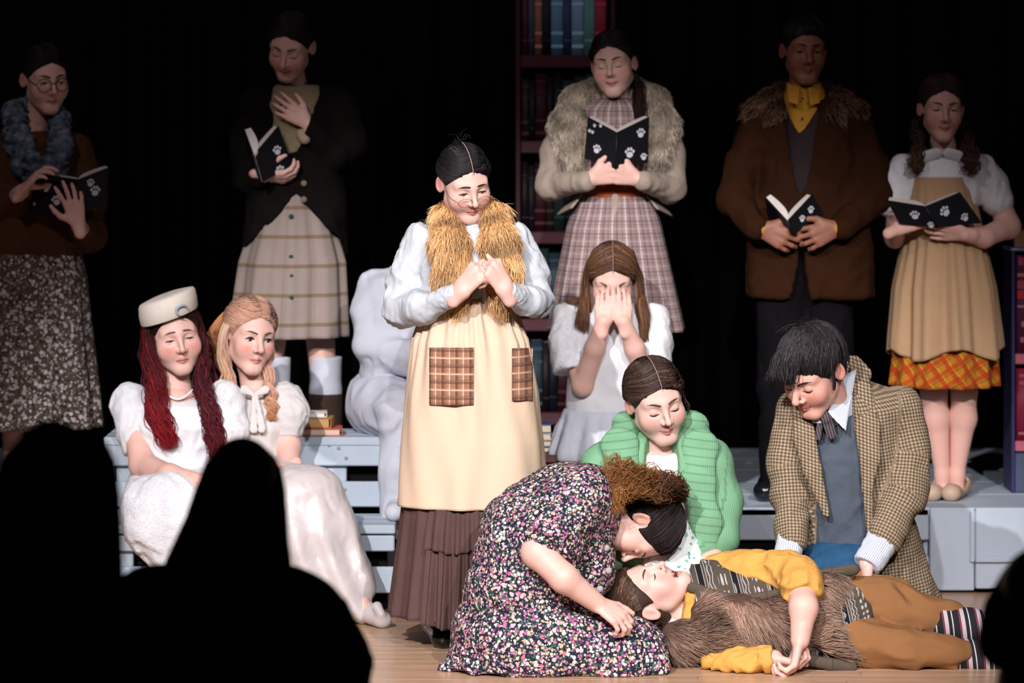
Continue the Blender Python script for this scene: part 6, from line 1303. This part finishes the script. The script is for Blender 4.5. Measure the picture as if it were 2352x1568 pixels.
S = Sdf(); S.rows(rpx(Y, [(225, 1370, 1460, .05, .0), (250, 1320, 1505, .085), (340, 1325, 1505, .12), (460, 1332, 1498, .115)]), .02); S.disp = wrinkle(.004, .08, 224); sdf_obj('checked_bodice', S, .007, CHECK, e, uv=True)
S = Sdf(); S.cap(J(1413, 440, -.118), J(1413, 590, -.17), .016, .012, .01, flat=((0, 1, 0), 2)); sdf_obj('braid_trim', S, .005, TAUPE, e)
for sg, pts in ((-1, [J(1330, 245), J(1278, 350, .0), J(1266, 425, -.04)]), (1, [J(1492, 245), J(1538, 350, .0), J(1540, 432, -.04)])):
    S = Sdf(); S.chain(pts, [.05, .054, .053], .03); S.cap(pts[-1], J(1412 - 66 * -sg, 416, -.207),   .05, .036, .03); S.disp = wrinkle(.005, .09, 225, (1, 1, 1.5), .001, .02); sdf_obj('jacket_sleeve', S, .0075, TAUPE, e)
    slab('jacket_peplum', [J(1413 + sg * 72, 446, -.09), J(1413 + sg * 92, 446, .02), J(1413 + sg * 134, 496, .03), J(1413 + sg * 98, 478, -.11)], TAUPE, .006)
    S = Sdf(); S.cap(J(1413 + sg * 78, 418, -.175), J(1413 + sg * 64, 416, -.195), .038, .036); S.disp = wrinkle(.002, .015, 226); sdf_obj('cuff', S, .005, TAUPE, e)
    S = Sdf(); S.chain([J(1412 + sg * 40, 200, .10), J(1412 + sg * 82, 232, .02), J(1412 + sg * 104, 290, -.05), J(1412 + sg * 98, 362, -.09)], [.04, .055, .062, .045], .03, flat=((0, 1, 0), 1.1)); fur_obj('fur_collar', S, e, 9000, .024, fall(0), (.44, .36, .28), .25, .009, .0010, 227 + sg, tipc=(.58, .50, .41), under=(.33, .27, .2), up=.45)
S = Sdf(); S.rows(rpx(Y, [(408, 1335, 1492, .125), (432, 1330, 1496, .128), (458, 1335, 1492, .126)]), .01, capr=.008); sdf_obj('belt', S, .006, cloth('orange_leather', (.30, .055, .012), .25, .6), e)
cloth_obj('skirt', loft(rpx(Y, [(446, 1328, 1500, .125), (520, 1302, 1522, .16), (640, 1278, 1550, .19), (757, 1258, 1576, .21)]), 130, 44, pleats(7, .009, 229, .8, .1)), CHECK, e)
for x in (1360, 1470):
    S = Sdf(); S.chain([J(x, 740), J(x, 900), J(x, 1110)], [.065, .056, .045], .02); a, b = J(x, 1140, .06), J(x, 1140, -.12); a[2] = b[2] = PZ; shoe(S, a, b, .042, .05); sdf_obj('boot', S, .008, BLACKC, e)
B = lambda x, y, d: P(x, y, Y - .26 + d)
open_book('black paw print book held up by the reader with pale fur collar', B(1417, 304, 0), B(1414, 388, .015), B(1350, 268, .06), B(1342, 364, .072), B(1491, 268, .06), B(1488, 374, .072), paws=((0, .62, .66, .015, .1), (0, .55, .05, .006, .3), (0, .75, .12, .006, .3), (0, .9, .3, .006, .3), (0, .8, .3, .006, .3), (1, .75, .28, .016, -.45), (1, .42, .66, .018, -.35), (1, .86, .84, .012, -.3)))
# ---- tall man in brown corduroy
Y = 12.6; J = lambda x, y, d=0.: P(x, y, Y + d)
e = person('tall man in brown corduroy jacket with fur collar and ochre shirt', 1845, 1140, Y, PZ)
H = Head(J(1848, 115, -.03), yaw=6, pitch=5, roll=2, size=1.0, mouth='neutral', eye=.55, nose=1.15, jaw=.004)
arms = Sdf(); arms.chain([J(1739, 524, -.175), J(1748, 528, -.19)], [.028, .028], .02); hand(arms, J(1748, 526, -.195), (.85, -.2, -.35), (.3, .8, -.1), 1, curl=(28, 40, 25), size=1.1); arms.chain([J(1931, 524, -.175), J(1922, 525, -.19)], [.028, .028], .02); hand(arms, J(1922, 524, -.195), (-.85, -.2, -.3), (-.3, .8, -.1), -1, curl=(28, 40, 25), size=1.1, spread=10)
body_obj(e, H, [arms, (stand_core(J, 1845, 300, 640, 1140, 45), .013)], neck=J(1848, 215, .02), neck_r=.05, base=SKIN_DARK, h=BH, blush=.25, lip=(.17, .065, .05))
H.features(e, brow=(.008, .006, .005), iris=(.02, .012, .008), gaze=(-.1, -.2))
hair_obj(e, hair_cap(H, .009, window=(.1, .115, .112), nape_z=-.06), [slick(H, [(math.sin(a) * .4, -.2, .9) for a in np.linspace(0, 6, 8)], (x, y, .25), 70, 231 + k, r=.002, lift=.004, jit=.15) for k, (x, y) in enumerate(((0, .95), (.8, .5), (-.8, .5), (.7, -.6), (-.7, -.6)))], (.008, .007, .007), h=.005)
S = Sdf(); S.rows(rpx(Y, [(192, 1812, 1886, .05, .0), (225, 1795, 1900, .085), (330, 1795, 1905, .105)]), .02); S.disp = wrinkle(.003, .05, 237); sdf_obj('shirt', S, .006, OCHRE, e)
for sg in (-1, 1): slab('shirt_collar', [J(1847 + sg * 10, 202, -.09), J(1847 + sg * 40, 190, -.03), J(1847 + sg * 36, 235, -.115), J(1847 + sg * 14, 242, -.125)], OCHRE, .004, 6)
for y in (226, 272): S = Sdf(); S.ell(J(1843, y, -.112), (.005, .003, .005)); sdf_obj('button', S, .002, plain_cached((.05, .03, .02)), e)
S = Sdf(); S.rows(rpx(Y, [(250, 1790, 1905, .10, -.005), (330, 1792, 1908, .12), (450, 1790, 1908, .12)]), .02); S.rows(rpx(Y, [(190, 1795, 1905, .2, -.2), (230, 1800, 1898, .2, -.2), (306, 1839, 1847, .2, -.2)]), .004, mode='s', p2=4); sdf_obj('waistcoat', S, .0065, cloth('plum_waistcoat', (.026, .016, .018), .3), e)
S = Sdf(); S.rows(rpx(Y, [(205, 1790, 1905, .06, .04), (235, 1750, 1950, .10, .01), (300, 1740, 1962, .12), (420, 1735, 1975, .13), (560, 1716, 2004, .14), (684, 1712, 2010, .145)]), .03, capr=.02)
S.chain([J(1745, 272), J(1706, 380, .0), J(1688, 455, -.04)], [.06, .062, .06], .03); S.cap(J(1684, 458, -.04), J(1737, 522, -.18), .058, .046, .03); S.chain([J(1960, 272), J(1998, 380, .0), J(2006, 450, -.04)], [.06, .062, .06], .03); S.cap(J(2012, 452, -.04), J(1935, 521, -.18), .058, .046, .03)
S.rows(rpx(Y, [(170, 1805, 1892, .2, -.2), (290, 1808, 1880, .2, -.2), (380, 1822, 1866, .2, -.2), (450, 1840, 1850, .2, -.2)]), .006, mode='s', p2=4); S.rows(rpx(Y, [(560, 1843, 1847, .2, -.2), (620, 1836, 1852, .2, -.2), (700, 1818, 1868, .2, -.2)]), .006, mode='s', p2=4)
S.disp = wrinkle(.007, .11, 238, (1, 1, 1.6), .001, .02); sdf_obj('corduroy_jacket', S, .008, CORD, e)
for sg in (-1, 1):
    S = Sdf(); S.chain([J(1848 + sg * 38, 200, .09), J(1848 + sg * 70, 232, .02), J(1848 + sg * 66, 258, -.085)], [.03, .04, .035], .03, flat=((0, .3, 1), 1.2)); S.cap(J(1848 + sg * 72, 232, .0), J(1848 + sg * 124, 248, -.04), .042, .024, .03); fur_obj('fur_collar', S, e, 3000, .03, lambda p, sg=sg: np.tile(np.array([sg * .6, -.3, -.8]), (len(p), 1)), (.07, .034, .02), .4, .009, .0013, 239 + sg, tipc=(.26, .15, .09), under=(.03, .014, .01), up=.3)
    a, b = (J(1740, 523, -.182), J(1746, 526, -.192)) if sg < 0 else (J(1932, 522, -.182), J(1925, 525, -.192)); S = Sdf(); S.cap(a, b, .036, .030); sdf_obj('shirt_cuff', S, .005, OCHRE, e)
S = Sdf()
for sg in (-1, 1): S.chain([J(1850 + sg * 50, 600), J(1850 + sg * 55, 880, -.01), J(1850 + sg * 60, 1118)], [.10, .085, .07], .03)
S.cut((0, 0, PZ + .02), (0, 0, -1), .003); S.disp = wrinkle(.006, .1, 243, (1, 1, 2)); sdf_obj('trousers', S, .009, DKTROU, e)
for x in (1770, 1905):
    S = Sdf(); a, b = J(x, 1140, .06), J(x - 15, 1140, -.16); a[2] = b[2] = PZ; shoe(S, a, b, .045, .05); sdf_obj('shoe', S, .007, PATENT, e)
B = lambda x, y, d: P(x, y, Y - .26 + d)
open_book('black paw print book held at the waist by the man in corduroy', B(1808, 508, 0), B(1822, 540, .025), B(1756, 452, .05), B(1764, 500, .07), B(1866, 446, .05), B(1890, 488, .07), pt=.014, paws=((1, .42, .55, .012, -.7), (1, .75, .5, .013, -.7)))
# ---- girl in the tan pinafore
Y = 12.6; J = lambda x, y, d=0.: P(x, y, Y + d)
e = person('girl in tan pinafore over orange plaid skirt with dark pigtails', 2170, 1140, Y, PZ)
H = Head(J(2163, 247, -.03), yaw=2, pitch=6, roll=1, size=.98, mouth='neutral', eye=.4)
arms = Sdf(); arms.chain([J(2060, 440), J(2056, 545, -.03), J(2062, 530, -.15)], [.036, .036, .026], .02); hand(arms, J(2056, 528, -.17), (.75, -.2, .4), (.3, .7, -.2), 1, curl=(20, 40, 25), size=.92, spread=8, thumb=(.5, .2, .6)); arms.chain([J(2286, 440), J(2316, 520, -.02), J(2260, 545, -.12), J(2215, 538, -.18)], [.042, .042, .036, .025], .02); hand(arms, J(2217, 538, -.18), (-1, -.15, .12), (-.1, .8, .5), -1, curl=(4, 10, 6), size=.92, spread=8, thumb=(.6, .5, .2))
lg = []
for x0, x1, x2 in ((2143, 2150, 2165), (2212, 2212, 2198)): L_ = Sdf(); L_.chain([J(x0, 830), J(x0 + 2, 900, -.01), J(x1, 960, .015), J(x2, 1090, .03), J(x2, 1118, .03)], [.052, .046, .048, .026, .028], .02); lg.append(L_)
core = Sdf(); core.chain([J(2165, 400), J(2165, 560), J(2165, 680)], [.085, .09, .11], .05); core.cap(J(2150, 680), J(2145, 850), .07, .05); core.cap(J(2190, 680), J(2212, 850), .07, .05)
body_obj(e, H, [arms] + lg + [(core, .013)], neck=J(2166, 338, .02), neck_r=.038, h=BH, base=(.70, .44, .37))
H.features(e, brow=(.05, .03, .022), gaze=(0, -.4))
DB = (.028, .014, .010); ex = []
for sg in (-1, 1): ex.append(locks([[H.w((sg * .07, -.05, -.03)), H.w((sg * .095, -.03, -.07)), J(2166 + sg * 62, 335, -.06), J(2166 + sg * 72, 370, -.1), J(2166 + sg * 66, 400, -.12)], [H.w((sg * .06, -.05, -.05)), H.w((sg * .09, -.03, -.08)), J(2166 + sg * 52, 335, -.07), J(2166 + sg * 56, 370, -.11), J(2166 + sg * 54, 395, -.12)]], 140, .012, .010, .06, r=.0026, K=28, seed=250 + sg, clump=10) + ({'base': DB, 'tip': (.07, .035, .02)},))
center_hair(e, H, DB, 253, tip=(.75, -.55, -.35), extra=ex)
S = Sdf(); S.rows(rpx(Y, [(340, 2130, 2200, .045, .01), (362, 2085, 2248, .075), (400, 2065, 2268, .095), (480, 2085, 2245, .11)]), .03, capr=.025)
for a, b, c in ((J(2075, 385), J(2058, 425), J(2046, 462, -.01)), (J(2258, 385), J(2276, 425), J(2290, 462, -.01))): S.chain([a, b, c], [.05, .056, .058], .03); S.cut(c + np.array([0, 0, -.008]), (c - b) * 1.0, .003) if False else None
S.cut(J(2050, 470), (-.18, 0, -1), .003) if False else None
S.disp = wrinkle(.005, .07, 255, (1, 1, 2), .001, .02); 
S.ops.append((lambda p: -np.maximum(J(0, 462)[2] - p[:, 2], .085 - np.abs(p[:, 0] - J(2166, 0)[0])) * -1 * -1, np.array([-99.] * 3, np.float32), np.array([99.] * 3, np.float32), .003, 'n')) if False else None
sdf_obj('white_blouse', S, .0065, WHITEC, e)
for sg in (-1, 1):
    S = Sdf(); S.cap(J(2165 + sg * 14, 352, -.085), J(2165 + sg * 42, 362, -.075), .022, .026, .01, flat=((0, 1, .5), 2.2)); sdf_obj('blouse_collar', S, .0045, WHITEC, e)
PD = rpx(Y, [(405, 2082, 2228, .118), (470, 2078, 2244, .138), (560, 2072, 2262, .15), (660, 2052, 2284, .175), (808, 2043, 2298, .20)])
cloth_obj('pinafore', loft(PD, 140, 60, lambda T, S: (.016 * np.clip((S - .28) * 1.6, 0, 1) * (np.sin(9 * T + .6 * np.sin(3 * T)) + .4 * np.sin(17 * T + 1)) + .004 * np.sin(24 * T) * np.clip(S * 3, 0, 1), .022 * S ** 6 * np.sin(4 * T + 1.0))), TANC, e)
cloth_obj('plaid_skirt', loft(rpx(Y, [(700, 2075, 2270, .15), (800, 2060, 2282, .175), (884, 2052, 2287, .185)]), 120, 20, pleats(10, .012, 257, .7, .2)), ORANGE, e)
for x, dx in ((2150, -8), (2195, -10)):
    S = Sdf(); a, b = J(x + 14, 1140, .05), J(x - 6 + dx, 1140, -.14); a[2] = b[2] = PZ; shoe(S, a, b, .036, .03); S.cap(J(x + 8, 1112, .03), J(x + 2, 1122, -.06), .03, .022, .01, mode='s'); sdf_obj('flat_shoe', S, .005, BEIGE, e)
B = lambda x, y, d: P(x, y, Y - .26 + d)
open_book('black paw print book held by the girl in tan pinafore', B(2124, 474, 0), B(2152, 522, .02), B(2036, 460, .04), B(2066, 514, .06), B(2205, 441, .05), B(2256, 512, .065), paws=((0, .42, .5, .016, .2), (0, .12, .9, .012, .1), (1, .38, .42, .018, .5), (1, .72, .75, .014, .3)))
# ================================================================== audience in the dark, seen from behind
def watcher(label, Y, hx, hy, hk, hair_rows, coat_rows, shoulders, hr):
    J = lambda x, y, d=0.: P(x, y, Y + d); b = J(hx, hy); e = empty('person', (b[0], b[1], -.3)); tag(e, label, 'person', 'audience members in the dark')
    H = Head(b, yaw=180, size=hk, nofeat=False); c = Sdf(); zb = coat_rows[-1][0]
    nb = J(hx, shoulders[0]); c.chain([nb, nb - [0, 0, .3], nb - [0, 0, .5]], [.08, .12, .13], .05)
    for s_ in (-.09, .09): c.chain([nb + [s_, 0, -.5], nb + [s_, 0, -.7], [nb[0] + s_, nb[1], -.26]], [.08, .07, .04], .03)
    body_obj(e, H, [(c, .016)], neck=nb, h=.006)
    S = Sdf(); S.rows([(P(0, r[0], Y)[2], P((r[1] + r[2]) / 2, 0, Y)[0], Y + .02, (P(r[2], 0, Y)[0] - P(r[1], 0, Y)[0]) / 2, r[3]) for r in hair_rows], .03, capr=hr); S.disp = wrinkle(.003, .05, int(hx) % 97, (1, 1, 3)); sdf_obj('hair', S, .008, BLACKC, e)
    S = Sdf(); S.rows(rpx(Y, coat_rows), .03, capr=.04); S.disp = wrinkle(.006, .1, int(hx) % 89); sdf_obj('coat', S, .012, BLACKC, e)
    return e
watcher('dark silhouetted audience member with long hair at the bottom left corner', 6.2, 120, 1110, 1.0, [(982, 78, 190, .06), (1002, 35, 236, .08), (1060, -5, 264, .10), (1130, -25, 272, .11), (1300, -40, 280, .10), (1420, -50, 284, .09)], [(1330, 20, 220, .08), (1380, -120, 268, .12), (1500, -230, 272, .16), (1800, -240, 278, .17)], (1330,), .05)
watcher('dark silhouetted audience member with straight hair at the bottom centre left', 7.2, 556, 1130, 1.0, [(1020, 512, 600, .05), (1035, 490, 622, .07), (1080, 462, 645, .09), (1130, 446, 653, .10), (1200, 420, 658, .10), (1260, 392, 662, .095), (1300, 372, 668, .09), (1360, 380, 680, .08)], [(1292, 400, 665, .07), (1305, 290, 700, .10), (1345, 268, 765, .13), (1390, 262, 802, .14), (1445, 262, 832, .15), (1520, 262, 860, .15), (1560, 262, 850, .15), (1900, 262, 850, .15)], (1290,), .04)
watcher('dark silhouetted head of an audience member at the bottom right corner', 6.8, 2384, 1400, 1.04, [(1262, 2352, 2420, .05), (1285, 2330, 2445, .07), (1330, 2298, 2475, .09), (1400, 2263, 2505, .105), (1470, 2250, 2515, .11), (1520, 2258, 2508, .10), (1545, 2292, 2480, .07)], [(1600, 2300, 2470, .07), (1660, 2200, 2570, .12), (1760, 2150, 2620, .15), (2000, 2150, 2620, .15)], (1560,), .035)
